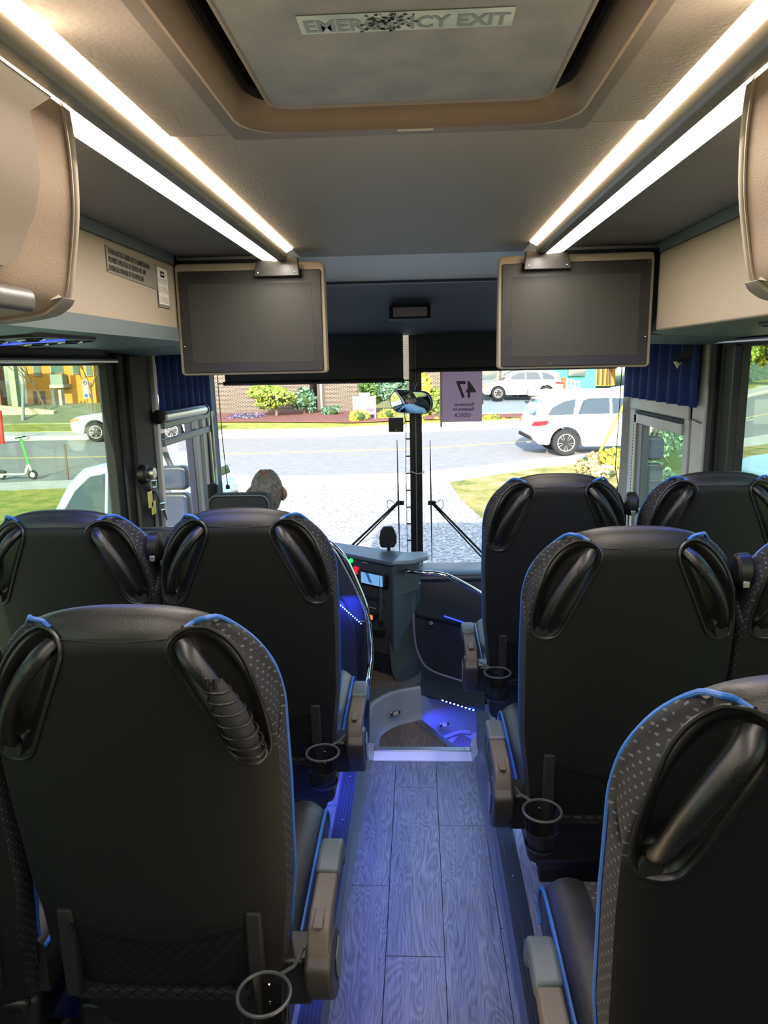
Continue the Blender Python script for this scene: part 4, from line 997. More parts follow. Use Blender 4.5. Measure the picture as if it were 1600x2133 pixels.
# interior mirror
mr = thing('rear_view_mirror', 'wide rounded driver mirror hanging on the windscreen post', 'mirror', (0, 0, 0))
def stad(a, b, r, n=10):
    out = []
    for k in range(n+1): q = R(-90+180*k/n); out.append((a-r*1.0+r*math.cos(q), b*math.sin(q)))
    for k in range(n+1): q = R(90+180*k/n); out.append((-a+r*1.0+r*math.cos(q), b*math.sin(q)))
    return out
ou = stad(.130, .066, .055); MB().prism(ou, .0, .022, 'y').build('mirror_shell', black_m, mr, bevel=.005)
rgm = []
for k in (1.0, .8, .6, .4, .2, .02):
    rgm.append([Vector((x*.955*k, -.0012-.006*(1-k*k), z*.93*k)) for x, z in ou])
mg = MB().loft(rgm, caps=True).build('mirror_glass', mat('mirror_silver', 'f0f2f4', .02, 1), mr, sharp=80)
MB().tube([(x*.97, -.002, z*.95) for x, z in ou], .0018, 6, closed=True).build('mirror_rim', alu, mr)
MB().tube([(.0, .02, .05), (.0, .10, .09)], .008, 8).build('mirror_arm', black_m, mr)
mpos = atY(855, 838, 4.14)
nrm = Vector((-.36, -.915, -.20)).normalized(); xa = Vector((0, 0, 1)).cross(-nrm)*-1; xa = (-nrm).cross(Vector((0, 0, 1))).normalized()
Mm = Matrix((xa, -nrm, xa.cross(-nrm))).transposed().to_4x4()
mr.matrix_world = Matrix.Translation(mpos) @ Mm @ Matrix.Rotation(R(3), 4, 'Y')
# dash camera box
dc = thing('camera_box', 'small square black camera box hanging under the driver mirror', 'camera', tuple(atY(825, 885, 4.30)))
c = atY(825, 885, 4.30)
MB().box(c.x-.044, c.x+.044, 4.29, 4.33, c.z-.042, c.z+.042).build('box', mat('camera_black', '15110f', .4), dc, bevel=.003)
MB().lathe([(.004, 0), (.0001, -.002)], (c.x+.002, 4.29, c.z-.03), 8, 'y').build('lamp', paper, dc)
MB().tube(bez([(c.x+.044, 4.31, c.z), (c.x+.055, 4.31, c.z+.02), (c.x+.05, 4.32, c.z+.07), (c.x+.07, 4.33, c.z+.10)], 5), .0025, 6).build('cable', black_m, dc)
# wipers outside
for s, lab, px in ((-1, 'left', 829), (1, 'right', 898)):
    a = atY(px-2, 917, 4.52); b = atY(px+(4 if s < 0 else 2), 1172, 4.52); j = atY(px+(3 if s < 0 else 0), 1048, 4.53)
    o = thing('windscreen_wiper', 'black %s windscreen wiper with upright blade and slanting arms' % lab, 'wiper', (j.x, 4.53, .4), 'windscreen wipers')
    MB().tube([a, a.lerp(b, .5), b], [.004, .010, .004], 6, sq=(1, .6)).build('blade', black_soft, o)
    MB().box(j.x-.02, j.x+.03, 4.535, 4.56, j.z-.015, j.z+.012).build('joint', black_m, o, bevel=.004)
    for k, (dx, ) in enumerate(((0,), (.045*s,))):
        e_ = atY(735, 1142, 4.56) if s < 0 else atY(1012, 1168, 4.56)
        MB().tube([Vector((j.x+dx*.3, 4.55, j.z+.0)), e_+Vector((dx*.9, 0, -.01))+((e_-j)*.4)], .0055 if k == 0 else .008, 6).build('arm', black_m, o)
    MB().tube(bez([(j.x+s*.03, 4.54, j.z), (j.x+s*.07, 4.53, j.z+.02), (j.x+s*.075, 4.53, j.z-.03), (j.x+s*.03, 4.54, j.z-.05)], 5), .0022, 5).build('hose', black_m, o)
# black headset-like stalk on the dash
st = thing('dash_stalk', 'black paddle shaped device on a stalk standing on the dashboard', 'device', (-.165, 3.85, .44))
c = atY(809, 1116, 3.85)
MB().prism([(c.x-.048, c.z-.045), (c.x-.040, c.z-.065), (c.x+.030, c.z-.065), (c.x+.045, c.z-.04), (c.x+.046, c.z+.0), (c.x+.030, c.z+.042), (c.x+.018, c.z+.054), (c.x-.026, c.z+.052), (c.x-.042, c.z+.03), (c.x-.050, c.z-.01)], 3.835, 3.865, 'y').build('paddle', mat('matt_black', '1b1c1e', .6), st, bevel=.006)
MB().tube([(c.x+.0, 3.85, c.z-.06), (c.x+.018, 3.85, .44)], .019, 10, sq=(1, .6)).build('stalk', black_m, st)
# banner sheet on the windscreen with mirrored print
bn = thing('route_sheet', 'lilac paper sheet with reversed 47 stuck inside the windscreen', 'sign', (.2, 4.37, 1.36))
y_ = 4.335; b0, b1 = atY(921, 772, y_), atY(1004, 878, y_)
lil = bpy.data.materials.new('lilac_paper'); lil.use_nodes = True; n = N(lil); n.n.clear()
o_ = n.new('ShaderNodeOutputMaterial'); mx = n.new('ShaderNodeMixShader'); mx.inputs[0].default_value = .5
d_ = n.new('ShaderNodeBsdfDiffuse'); t_ = n.new('ShaderNodeBsdfTranslucent')
for q in (d_, t_): q.inputs[0].default_value = (*lin('d6c2d2'), 1)
n.link(d_.outputs[0], mx.inputs[1]); n.link(t_.outputs[0], mx.inputs[2]); n.link(mx.outputs[0], o_.inputs[0])
MB().box(b0.x, b1.x, y_, y_+.0008, b1.z, b0.z).build('sheet', lil, bn)
inkp = mat('grey_violet_ink', '4c4664', .7)
def mtext(s, px, py, size, xs, bold=0):
    p = atY(px, py, y_-.0015); Mt_ = Matrix.Translation(p) @ Matrix(((-1, 0, 0, 0), (0, 0, 1, 0), (0, 1, 0, 0), (0, 0, 0, 1)))
    return text(s, size, inkp, 'print', bn, Mt_, .0002, xs, bold)
mtext('47', 991, 827, .135, .85, .003)
mtext('Renaissance/\nResidence Inn', 988, 845, .028, .82, .0006)
mtext('ODECA', 981, 868, .030, .95, .0006)
MB().box(b0.x-.012, b0.x, y_, y_+.001, b1.z-.03, b0.z).box(b1.x, b1.x+.008, y_, y_+.001, b1.z+.1, b1.z+.14).build('white_margin', paper, bn)

# ================================================================== SIDE FITTINGS OF THE CAB
def curtain(lab, X, y0, y1, z0, z1, s):
    o = thing('curtain', lab, 'curtain', (X, (y0+y1)/2, z0), 'blue cab curtains')
    mb = MB(); rg = []
    nY = 64
    for z, k in ((z1, .6), ((z0+z1)/2, 1), (z0, 1.15)):
        ring = []
        for i in range(nY+1):
            t = i/nY; ring.append(Vector((X - s*(.012*k*math.sin(t*PI*15+.6*math.sin(t*9))+.006*math.sin(t*47)), y0+(y1-y0)*t, z)))
        rg.append(ring)
    ob = mb.loft(rg, closed=False, caps=False).build('cloth', curtain_m, o, fix=False, sharp=80)
    md = ob.modifiers.new('thickness', 'SOLIDIFY'); md.thickness = .002
    MB().tube([(X-s*.01, y0, z1-.005), (X-s*.01, y1, z1-.005)], .005, 6).build('curtain_rail', alu, o)
    return o
curtain('pleated blue curtain at the top of the driver side window', -1.175, 3.25, 4.05, 1.40, 1.72, -1)
curtain('pleated blue curtain above the white entrance door', 1.165, 3.10, 4.16, 1.435, 1.74, 1)
# roller blind tube over the driver window
rb_ = thing('roller_blind', 'silver roller blind tube across the driver window under the blue curtain', 'blind', (-1.15, 3.6, 1.36))
a, b = atX(335, 868, -1.155), atX(424, 853, -1.155)
MB().tube([a, b], .026, 16).build('roller', alu, rb_); MB().tube([a, a+(a-b).normalized()*.03], .032, 14).build('end_cap', black_m, rb_)
MB().tube([b, b+(b-a).normalized()*.015], .030, 14).build('end_cap', black_m, rb_)
MB().box(-1.19, -1.165, 3.27, 4.10, 1.365, 1.40).build('cassette', grey_panel, rb_, bevel=.006)
MB().box(-1.19, -1.17, 3.27, 4.10, 1.285, 1.318).build('hem_bar', grey_panel, rb_, bevel=.004)
g3 = struct(MB().box(-1.237, -1.233, 3.22, 4.12, .72, 1.66).build('window_4', ws_glass))
MB().prism([(3.80, .72), (3.86, .72), (3.82, 1.66), (3.74, 1.66)], -1.235, -1.195, 'x').build('window_mullion', mat('blue_black_post', '2a3550', .4), g3, bevel=.004)
MB().prism([(3.94, .72), (4.0, .72), (3.97, 1.66), (3.91, 1.66)], -1.235, -1.20, 'x').build('window_mullion', grey_panel, g3, bevel=.004)
MB().prism([(4.02, .72), (4.12, .72), (4.12, .98), (4.04, .98)], -1.22, -1.16, 'x').build('lower_cover', black_soft, g3, bevel=.008)
MB().tube([(-1.17, 4.02, 1.62), (-1.165, 4.05, .98)], .010, 10).build('chrome_rod', chrome, g3)
MB().box(-1.235, -1.19, 3.22, 4.14, .70, .74).build('window_frame', grey_panel, g3, bevel=.006)
# handle knob on the pillar
kn = thing('pillar_knob', 'round black and chrome knob on the black pillar behind the driver', 'knob', tuple(atX(300, 988, -1.15)))
c = atX(300, 988, -1.16)
MB().lathe([(.042, -.015), (.040, .008), (.030, .016), (.0001, .018)], tuple(c), 20, 'x').build('base', black_m, kn)
MB().lathe([(.026, .014), (.024, .035), (.0001, .037)], tuple(c+Vector((0, .03, 0))), 16, 'x').build('knob_face', alu, kn)
# seat belt gear hanging at the pillar
bl = thing('belt_gear', 'grey straps with silver buckles hanging beside the driver window', 'straps', tuple(atX(322, 1045, -1.15)))
P = [atX(x, y, -1.15) for x, y in ((311, 990), (314, 1012), (326, 1020), (336, 1042), (345, 1075))]
MB().tube(bez([tuple(p) for p in P], 4), .016, 6, sq=(.15, 1)).build('strap', mat('grey_webbing', '6c7276', .8), bl)
MB().tube([atX(322, 1015, -1.165), atX(330, 1120, -1.165)], .020, 6, sq=(.12, 1)).build('strap', bpy.data.materials['grey_webbing'], bl)
for x, y in ((320, 1008), (338, 1055)):
    c = atX(x, y, -1.14); MB().tube([c+Vector((.0, q, r_)) for q, r_ in ((-.03, .018), (.03, .010), (.026, -.018), (-.026, -.012))], .005, 6, closed=True).build('buckle', alu, bl)
c = atX(343, 1068, -1.14); MB().tube([c+Vector((0, 0, .02)), c+Vector((0, .025, -.035))], .009, 8, sq=(.4, 1)).build('buckle_tongue', alu, bl)
yt_ = thing('yellow_tag', 'two yellow tags hanging on the strap by the driver window', 'tag', tuple(atX(316, 1045, -1.145)))
ym = mat('yellow_tag_plastic', 'c8c060', .5)
for x, y, h in ((314, 1040, .035), (321, 1057, .028)):
    c = atX(x, y, -1.145); MB().box(c.x-.002, c.x+.002, c.y-.026, c.y+.020, c.z-h, c.z+h).build('tag_sheet', ym, yt_, bevel=.001)
# driver side counter and ledge
struct(MB().box(-1.22, -1.05, 2.86, 4.1, .13, .72).build('trim_13', navy_light, bevel=.02))
MB_l = MB().tube([(-1.16, 2.86, .98), (-.8, 2.88, .98)], .018, 10).build('cab_rail', alu)
tag(MB_l, 'pale rail across the gap between the two left rear seats behind the driver', 'rail')
MB_r = MB().tube([(.72, 3.02, 1.02), (1.19, 3.02, 1.02)], .016, 10).build('cab_rail', alu)
tag(MB_r, 'pale rail across the gap between the two front right seats', 'rail')
md_ = thing('modesty_panel', 'pale topped modesty panel in front of the front right seats', 'panel', (.72, 3.0, PZ))
MB().box(.36, 1.2, 2.97, 3.01, PZ, .90).build('panel', navy, md_, bevel=.01)
MB().box(.35, 1.2, 2.955, 3.025, .88, .905).build('top_rail', grey_panel, md_, bevel=.006)
# strap catch by the right curtain
sc_ = thing('strap_catch', 'short black strap with a metal tip by the curtain over the entrance door', 'strap', (1.17, 3.25, 1.62))
a, b = atX(1447, 728, 1.16), atX(1411, 750, 1.12)
MB().tube([a, a.lerp(b, .5)+Vector((0, 0, .004)), b], [.024, .022, .016], 8, sq=(.3, 1)).build('strap', black_soft, sc_)
MB().prism([(-.018, 0), (.018, 0), (0, -.03)], -.002, .002, 'y').xf(Matrix.Translation(b+Vector((0, -.006, -.006)))).build('metal_tip', alu, sc_)
# entrance door
dr = struct(MB().loft([[Vector((1.19, y, z)) for y, z in ((3.24, -.75), (3.30, -.75), (3.30, 1.44), (3.24, 1.44))], [Vector((1.235, y, z)) for y, z in ((3.24, -.75), (3.30, -.75), (3.30, 1.44), (3.24, 1.44))]]).build('door_1', white_frame, bevel=.004))
MB().box(1.185, 1.235, 3.24, 4.17, 1.372, 1.44).build('door_header', white_frame, dr, bevel=.006)
MB().box(1.19, 1.23, 3.30, 4.02, 1.352, 1.366).build('seal', black_soft, dr)
MB().box(1.18, 1.225, 3.30, 4.02, 1.30, 1.350).build('top_rail', white_frame, dr, bevel=.004)
MB().loft([[Vector((x, y, z)) for x, y in ((1.185, 4.03), (1.185, 4.12), (1.235, 4.12), (1.235, 4.03))] for z in (-.75, 1.372)]).build('front_stile', white_frame, dr, bevel=.006)
MB().loft([[Vector((x, y, z)) for x, y in ((1.18, 3.98), (1.18, 4.022), (1.225, 4.022), (1.225, 3.98))] for z in (-.75, 1.35)]).build('inner_stile', mat('cream_stile', 'c9c3a6', .5), dr, bevel=.005)
MB().loft([[Vector((x, y, z)) for x, y in ((1.19, 3.90), (1.19, 3.975), (1.23, 3.975), (1.23, 3.90))] for z in (-.75, 1.30)]).build('glass_frame', mat('slate_frame', '4e5a6b', .4), dr, bevel=.005)
gk = MB()
for i in range(60): gk.box(1.180, 1.186, 4.024, 4.030, .3+i*.0175, .3+i*.0175+.009)
gk.build('gasket', black_soft, dr, kind='stuff')
MB().box(1.214, 1.218, 3.30, 3.98, -.70, 1.30).build('door_glass', win_glass, dr)
MB().tube([(1.185, 3.23, 1.375), (1.175, 3.17, 1.382), (1.178, 3.08, 1.372)], .0025, 5).build('release_cable', black_m, dr)
# exterior mirrors
ext_glass = mat('ext_mirror_glass', '2c3850', .08, .35)
def ext_mirror(lab, c, s, m, W):
    o = thing('exterior_mirror', lab, 'mirror', tuple(c), 'exterior mirrors')
    for z0, z1 in ((.01, .17), (-.34, -.01)):
        MB().prism(rrect(c.x-W, c.x+W, c.z+z0, c.z+z1, .04), c.y, c.y+.09, 'y').build('mirror_housing', m, o, bevel=.02, seg=3)
        MB().prism(rrect(c.x-W+.015, c.x+W-.015, c.z+z0+.018, c.z+z1-.018, .03), c.y-.006, c.y+.0, 'y').build('mirror_glass', ext_glass, o)
    MB().tube(bez([(c.x, c.y+.06, c.z+.1), (c.x+s*.06, c.y+.05, c.z+.30), (c.x-s*.02, c.y-.1, c.z+.62), (s*1.26, 4.33, 1.92)], 6), .02, 8).build('mirror_arm', black_m, o)
    return o
mk = mat('mirror_black', '1d222a', .4)
ext_mirror('large black exterior mirror seen through the entrance door glass', atY(1357, 962, 4.9), 1, mk, .085)
ext_mirror('large dark exterior mirror seen through the driver side window', atY(362, 1025, 4.6), -1, mk, .10)

# ================================================================== DRIVER
ds = thing('driver_seat', 'dark grey driver seat with a wide piped headrest', 'seat', (-.80, 3.15, 0))
MB().prism(rrect(-.955, -.672, .955, 1.075, .04), 3.16, 3.25, 'y').build('headrest', mat('charcoal_cloth', '2a3034', .8, bump=(600, .3, 'noise')), ds, bevel=.02, seg=3)
MB().tube([(x, 3.155, z) for x, z in rrect(-.952, -.675, .958, 1.072, .04)], .0035, 6, closed=True).build('headrest_piping', grey_panel, ds)
MB().prism(rrect(-1.05, -.58, .34, .99, .10), 3.14, 3.25, 'y').build('backrest', bpy.data.materials['charcoal_cloth'], ds, bevel=.03, seg=3)
MB().prism(rrect(-1.05, -.58, 3.18, 3.70, .06), .24, .36, 'z').build('seat_cushion', bpy.data.materials['charcoal_cloth'], ds, bevel=.03, seg=3)
MB().box(-.95, -.68, 3.3, 3.6, 0, .24).build('pedestal', black_m, ds, bevel=.03)
swh = thing('steering_wheel', 'black bus steering wheel in front of the driver', 'steering wheel', (-.78, 3.82, .62))
Mw = Matrix.Translation((-.78, 3.80, .64)) @ Matrix.Rotation(R(35), 4, 'X')
MB().tube([(.22*math.cos(q), .22*math.sin(q), 0) for q in [2*PI*k/36 for k in range(36)]], .015, 8, closed=True).xf(Mw).build('rim', black_soft, swh)
MB().lathe([(.06, -.02), (.06, .01), (.03, .02), (.0001, .02)], (0, 0, 0), 20).xf(Mw).build('hub', black_m, swh)
for k in range(3): q = R(90+120*k); MB().tube([(.04*math.cos(q), .04*math.sin(q), 0), (.215*math.cos(q), .215*math.sin(q), 0)], .010, 6).xf(Mw).build('spoke', black_m, swh)
MB().tube([(-.78, 3.80, .62), (-.78, 3.99, .36)], .03, 8).build('column', black_m, swh)

def skin_mesh(name, joints, edges, m, parent, sub=2, root=0):
    me = bpy.data.meshes.new(name); me.from_pydata([j[0] for j in joints], edges, []); o = bpy.data.objects.new(name, me); COL.objects.link(o)
    o.modifiers.new('skin', 'SKIN'); sv = me.skin_vertices[0].data
    for i, j in enumerate(joints): sv[i].radius = j[1]; sv[i].use_root = (i == root)
    sb = o.modifiers.new('sub', 'SUBSURF'); sb.levels = sub; sb.render_levels = sub
    dg = bpy.context.evaluated_depsgraph_get(); dg.update()
    nm = bpy.data.meshes.new_from_object(o.evaluated_get(dg)); bpy.data.objects.remove(o); bpy.data.meshes.remove(me)
    off = OFF.get(parent, Vector((0, 0, 0))); nm.transform(Matrix.Translation(-off)); nm.name = name; nm.materials.clear(); nm.materials.append(m)
    nm.polygons.foreach_set('use_smooth', [True]*len(nm.polygons))
    q = bpy.data.objects.new(name, nm); COL.objects.link(q); q.parent = parent; OFF[q] = off; return q
dv = thing('person', 'driver with short grey thinning hair in a pale blue shirt, seen from behind', 'person', (-.75, 3.4, .36))
px_, py_ = -.742, 3.42
J = [((px_-.02, py_+.02, .42), (.16, .12)), ((px_-.01, py_+.0, .60), (.155, .115)), ((px_, py_-.02, .76), (.17, .11)), ((px_, py_-.01, .86), (.075, .065)), ((px_+.003, py_+.01, .945), (.055, .055)),
     ((px_-.17, py_-.01, .82), (.062, .06)), ((px_-.23, py_+.08, .62), (.048, .048)), ((px_-.16, py_+.28, .60), (.036, .036)), ((px_-.13, py_+.335, .615), (.028, .02)),
     ((px_+.17, py_-.01, .82), (.062, .06)), ((px_+.23, py_+.08, .62), (.048, .048)), ((px_+.14, py_+.28, .60), (.036, .036)), ((px_+.11, py_+.335, .615), (.028, .02)),
     ((px_-.12, py_+.28, .42), (.085, .08)), ((px_-.14, py_+.40, .18), (.055, .055)), ((px_-.14, py_+.44, .05), (.045, .04)),
     ((px_+.09, py_+.28, .42), (.085, .08)), ((px_+.12, py_+.40, .18), (.055, .055)), ((px_+.12, py_+.44, .05), (.045, .04))]
E = [(0, 1), (1, 2), (2, 3), (3, 4), (2, 5), (5, 6), (6, 7), (7, 8), (2, 9), (9, 10), (10, 11), (11, 12), (0, 13), (13, 14), (14, 15), (0, 16), (16, 17), (17, 18)]
skin_mesh('body', J, E, shirt, dv)
# hands: palms and fingers on the wheel
for s in (-1, 1):
    hx = px_+(-.13 if s < 0 else .11); hc_ = Vector((hx, py_+.345, .622))
    J = [(tuple(hc_+Vector((0, -.03, 0))), (.022, .018)), (tuple(hc_+Vector((0, .01, .01))), (.036, .016)), (tuple(hc_+Vector((0, .04, .012))), (.036, .014))]; E = [(0, 1), (1, 2)]
    for k in range(4):
        bx_ = -.027+.018*k; L_ = (.85, 1.0, .95, .75)[k if s < 0 else 3-k]
        n0 = len(J); J += [(tuple(hc_+Vector((bx_, .055, .014))), (.0085, .0085)), (tuple(hc_+Vector((bx_, .055+.022*L_, -.004))), (.008, .008)), (tuple(hc_+Vector((bx_, .055+.008*L_, -.024*L_))), (.0072, .0072))]; E += [(2, n0), (n0, n0+1), (n0+1, n0+2)]
    n0 = len(J); J += [(tuple(hc_+Vector((-s*.038, .005, .008))), (.010, .010)), (tuple(hc_+Vector((-s*.050, .035, .004))), (.009, .009)), (tuple(hc_+Vector((-s*.046, .055, -.006))), (.008, .008))]; E += [(1, n0), (n0, n0+1), (n0+1, n0+2)]
    skin_mesh('hand', J, E, skin, dv, 1)
# head: one continuous sculpted form
def head_mesh(c, yaw):
    bm = bmesh.new(); bmesh.ops.create_icosphere(bm, subdivisions=5, radius=1)
    for v in bm.verts:
        x, y, z = v.co; n0 = v.co.copy()
        X = x*.077; Y = y*.098; Z = z*.118
        if z < 0: k = 1+z*.25; X *= k; Y *= (1+z*.12)
        if z < -.35 and y < .1: Y += .035*(-z-.35)*(1.0)                 # nape drawn in
        if y > .5:                                                        # face
            Y -= .012*(y-.5)
            def g(cx, cz, r_, h): 
                nonlocal Y; Y += h*math.exp(-(((x-cx)**2+(z-cz)**2)/(r_*r_)))
            g(0, -.12, .13, .020); g(0, -.20, .09, .016); g(.36, .06, .16, -.011); g(-.36, .06, .16, -.011)
            g(0, .22, .45, .005); g(0, -.47, .20, .006); g(0, -.40, .10, -.004); g(0, -.82, .25, .012)
        v.co = Vector((X, Y, Z))
    # ears
    me = bpy.data.meshes.new('head'); bm.to_mesh(me); bm.free()
    mb = MB(); mb.add([v.co for v in me.vertices], [tuple(p.vertices) for p in me.polygons])
    for s in (-1, 1):
        pts = [(s*(.074+.014*math.sin(PI*k/10)), -.006-.020*math.sin(PI*k/10)*.8-.004, .030-.062*k/10) for k in range(11)]
        mb.tube(pts, [.006+.006*math.sin(PI*k/10) for k in range(11)], 8, sq=(1, 1.2))
        mb.lathe([(.018, 0), (.012, .004), (.0001, .004)], (s*.073, -.008, .0), 12, 'x')
    mb.xf(Matrix.Translation(c) @ Matrix.Rotation(yaw, 4, 'Z'))
    return mb.build('head', skin, dv, sharp=80)
hc2 = Vector((-.739, 3.42, 1.035)); yaw_h = R(6)
head_mesh(hc2, yaw_h)
for s in (-1, 1):
    for nm, r_, d, m in (('eye', .011, .085, mat('eye_white', 'e8e4de', .3) if 'eye_white' not in bpy.data.materials else bpy.data.materials['eye_white']), ('iris', .005, .0935, mat('iris_brown', '3a2a20', .3) if 'iris_brown' not in bpy.data.materials else bpy.data.materials['iris_brown'])):
        MB().lathe([(.0001, -r_), (r_*.7, -r_*.7), (r_, 0), (r_*.7, r_*.7), (.0001, r_)], (s*.028, d, .008), 12).xf(Matrix.Translation(hc2) @ Matrix.Rotation(yaw_h, 4, 'Z')).build(nm, m, dv)
MB().tube([(-.022, .103, -.047), (0, .107, -.048), (.022, .103, -.047)], .0035, 6).xf(Matrix.Translation(hc2) @ Matrix.Rotation(yaw_h, 4, 'Z')).build('mouth', mat('lips', '9a5a50', .5), dv)
# hair: shell round back and sides, thin crown left bare
bm = bmesh.new(); bmesh.ops.create_icosphere(bm, subdivisions=6, radius=1); dele = []
for v in bm.verts:
    x, y, z = v.co; nz_ = mnoise.noise(v.co*9)*.006
    k = 1.035+nz_+.012*mnoise.noise(v.co*30)
    bald = ((x+.02)**2/.07+(y+.10)**2/.34+(z-1)**2/.42) < 1+.7*mnoise.noise(v.co*11)
    face = y > .42 and z < .62 or (y > .18 and z < .25 and y+abs(z)*.3 > .25)
    if bald or face or z < -.62 or (abs(x) > .8 and z < -.0 and y > -.2): dele.append(v)
    X = x*.077*k; Y = y*.098*k; Z = z*.118*k
    if z < 0: q = 1+z*.25; X *= q; Y *= (1+z*.12)
    if z < -.35 and y < .1: Y += .035*(-z-.35)
    v.co = Vector((X, Y, Z))
bmesh.ops.delete(bm, geom=dele, context='VERTS')
me = bpy.data.meshes.new('hair'); bm.to_mesh(me); bm.free()
MB().add([v.co for v in me.vertices], [tuple(p.vertices) for p in me.polygons]).xf(Matrix.Translation(hc2) @ Matrix.Rotation(yaw_h, 4, 'Z')).build('hair', hair, dv, sharp=80)

# ================================================================== OUTSIDE
GZ = -1.2
def G(px, py, z=GZ): return atZ(px, py, z)
gravel = speckle('gravel', [(.30, '5c5956'), (.45, '8f8b86'), (.55, 'c0bcb4'), (.68, 'ece8e0')], 16, detail=14)
asphalt = speckle('asphalt', [(.3, '848280'), (.7, '9a9895')], 4, detail=12)
grass_m = speckle('lawn', [(.34, '5a6c2c'), (.46, '948f44'), (.55, 'ad9460'), (.68, 'cdb68c')], 1.5, detail=14)
grass_green = speckle('green_grass', [(.3, '5c7c2c'), (.48, '93983c'), (.62, 'b8a850'), (.8, 'cdbb70')], 2.2, detail=12)
mulch = speckle('red_mulch', [(.3, '5e3a33'), (.6, '87574c'), (.8, 'a8846c')], 9, detail=10)
concrete = speckle('concrete', [(.3, 'b9b5ac'), (.7, 'd2cec4')], 3, detail=8)
def ground_poly(name, poly, z, m, kind='structure', t=.02):
    if sum(poly[i][0]*poly[(i+1) % len(poly)][1]-poly[(i+1) % len(poly)][0]*poly[i][1] for i in range(len(poly))) < 0: poly = poly[::-1]
    o = MB().prism(poly, z-t, z, 'z').build(name, m, None, smooth=False); o['kind'] = kind; return o
gp = MB()
gp.box(-160, 160, -30, 220, GZ-.3, GZ-.0)
struct(gp.build('ground_lot', gravel, smooth=False))
near = [(-60, 15.5), (-30, 16.6), (-14, 17.6), (-11, 18.0), (-8.5, 18.5), (-5.7, 18.8), (-2.9, 18.6), (0, 18.9), (3.1, 21.0), (6.6, 23.3), (10.5, 25.2), (13, 27.4), (20, 34), (34, 50), (60, 85)]
far = [(-60, 30), (-30, 29.5), (-18, 29.4), (-8.6, 28.9), (-3.3, 28.9), (0, 30.2), (4.5, 31.6), (8, 33.5), (14, 40.5), (19.3, 46.7), (27, 58), (50, 92)]
ground_poly('ground_road', near+far[::-1], GZ+.01, asphalt)
def offs(line, d): return [(x-d*.35, y+d) for x, y in line]
ground_poly('ground_gutter', far+offs(far, .45)[::-1], GZ+.03, concrete)
kb_ = ground_poly('ground_curb', offs(far, .45)+offs(far, .65)[::-1], GZ+.15, concrete, t=.15)
ground_poly('ground_far_walk', offs(far, .65)+offs(far, 2.6)[::-1], GZ+.14, concrete, t=.14)
ground_poly('ground_far_verge', offs(far, 2.6)+offs(far, 7)[::-1], GZ+.16, grass_green, t=.16)
ground_poly('ground_far_yard', offs(far, 7)+[(80, 150), (-120, 150)], GZ+.20, speckle('yard', [(.3, '6f7f4c'), (.7, 'a0a070')], 1.2), t=.2)
nl = [(x, y) for x, y in near]
ground_poly('ground_near_walk', nl+[(x+d_*.3, y-1.5) for (x, y), d_ in zip(nl[::-1], [1]*len(nl))], GZ+.012, concrete)
# lawns on the near side
ground_poly('ground_lawn_left', [(-60, -10), (-5.2, -10), (-5.6, 9), (-7.0, 14), (-8.6, 17.0), (-14, 16.1), (-30, 15.1), (-60, 14)], GZ+.02, grass_green)
ground_poly('ground_lawn_right', [(.75, 17.2), (.9, 15), (1.4, 11.5), (2.2, 8), (2.6, -10), (60, -10), (60, 80), (20.5, 32.3), (13.4, 25.8), (10.8, 23.7), (6.9, 21.8), (3.4, 19.5)], GZ+.02, grass_m)
ground_poly('ground_yellow_line', [(-60, 22.6), (-8, 23.3), (0, 24.2), (6, 27), (14, 33.2), (28, 49), (28.1, 49.3), (14, 33.5), (6, 27.25), (0, 24.45), (-8, 23.5), (-60, 22.8)], GZ+.016, mat('road_yellow', 'c8ac70', .85))
for k, q in enumerate(((9, 27.8), (10, 28.0))):
    pass
# leafy crowns
def leaf_mesh(c, rad, n, size, seed, shape='ball', flat=.0):
    rnd = random.Random(seed); mb = MB(); vs = []; fs = []
    lobes = [(Vector((rnd.uniform(-.55, .55)*rad[0], rnd.uniform(-.5, .5)*rad[1], rnd.uniform(-.5, .5)*rad[2])), rnd.uniform(.45, .7)) for _ in range(8)]
    for i in range(n):
        q = Vector((rnd.gauss(0, 1), rnd.gauss(0, 1), rnd.gauss(0, 1))).normalized()
        lc, lr = lobes[i % len(lobes)]
        k = rnd.uniform(.75, 1.0)
        p = Vector(c)+lc+Vector((q.x*rad[0], q.y*rad[1], q.z*rad[2]))*lr*k
        if shape == 'box': p = Vector(c)+Vector((rnd.uniform(-1, 1)*rad[0], rnd.uniform(-1, 1)*rad[1], rnd.uniform(-1, 1)*rad[2]))
        u = Vector((rnd.gauss(0, 1), rnd.gauss(0, 1), rnd.gauss(0, 1))).normalized(); v = u.cross(q+Vector((.01, .02, .03))).normalized()
        s = size*rnd.uniform(.6, 1.3); m_ = len(vs); vs += [p-u*s, p+v*s*.55, p+u*s, p-v*s*.55]; fs.append((m_, m_+1, m_+2, m_+3))
    mb.v = vs; mb.f = fs; return mb
def leafm(name, stops): 
    m = mat(name, stops[0][1], .8); n = N(m); b = n.n['Principled BSDF']; g = n.new('ShaderNodeNewGeometry')
    n.link(n.ramp(g.outputs['Random Per Island'], stops), b.inputs['Base Color']); return m
lf_dark = leafm('leaf_dark', [(0, '24401c'), (.5, '3c5c28'), (1, '5f7c3a')])
lf_mid = leafm('leaf_mid', [(0, '4a6a26'), (.5, '7c9438'), (1, 'b4bc50')])
lf_yel = leafm('leaf_yellow', [(0, '7c8c28'), (.5, 'b8b43c'), (1, 'e4d860')])
lf_teal = leafm('leaf_blue_green', [(0, '2c4c3c'), (.5, '4c7058'), (1, '84a888')])
lf_pur = leafm('leaf_purple', [(0, '3c3050'), (.5, '5c5078'), (1, '8a80a0')])
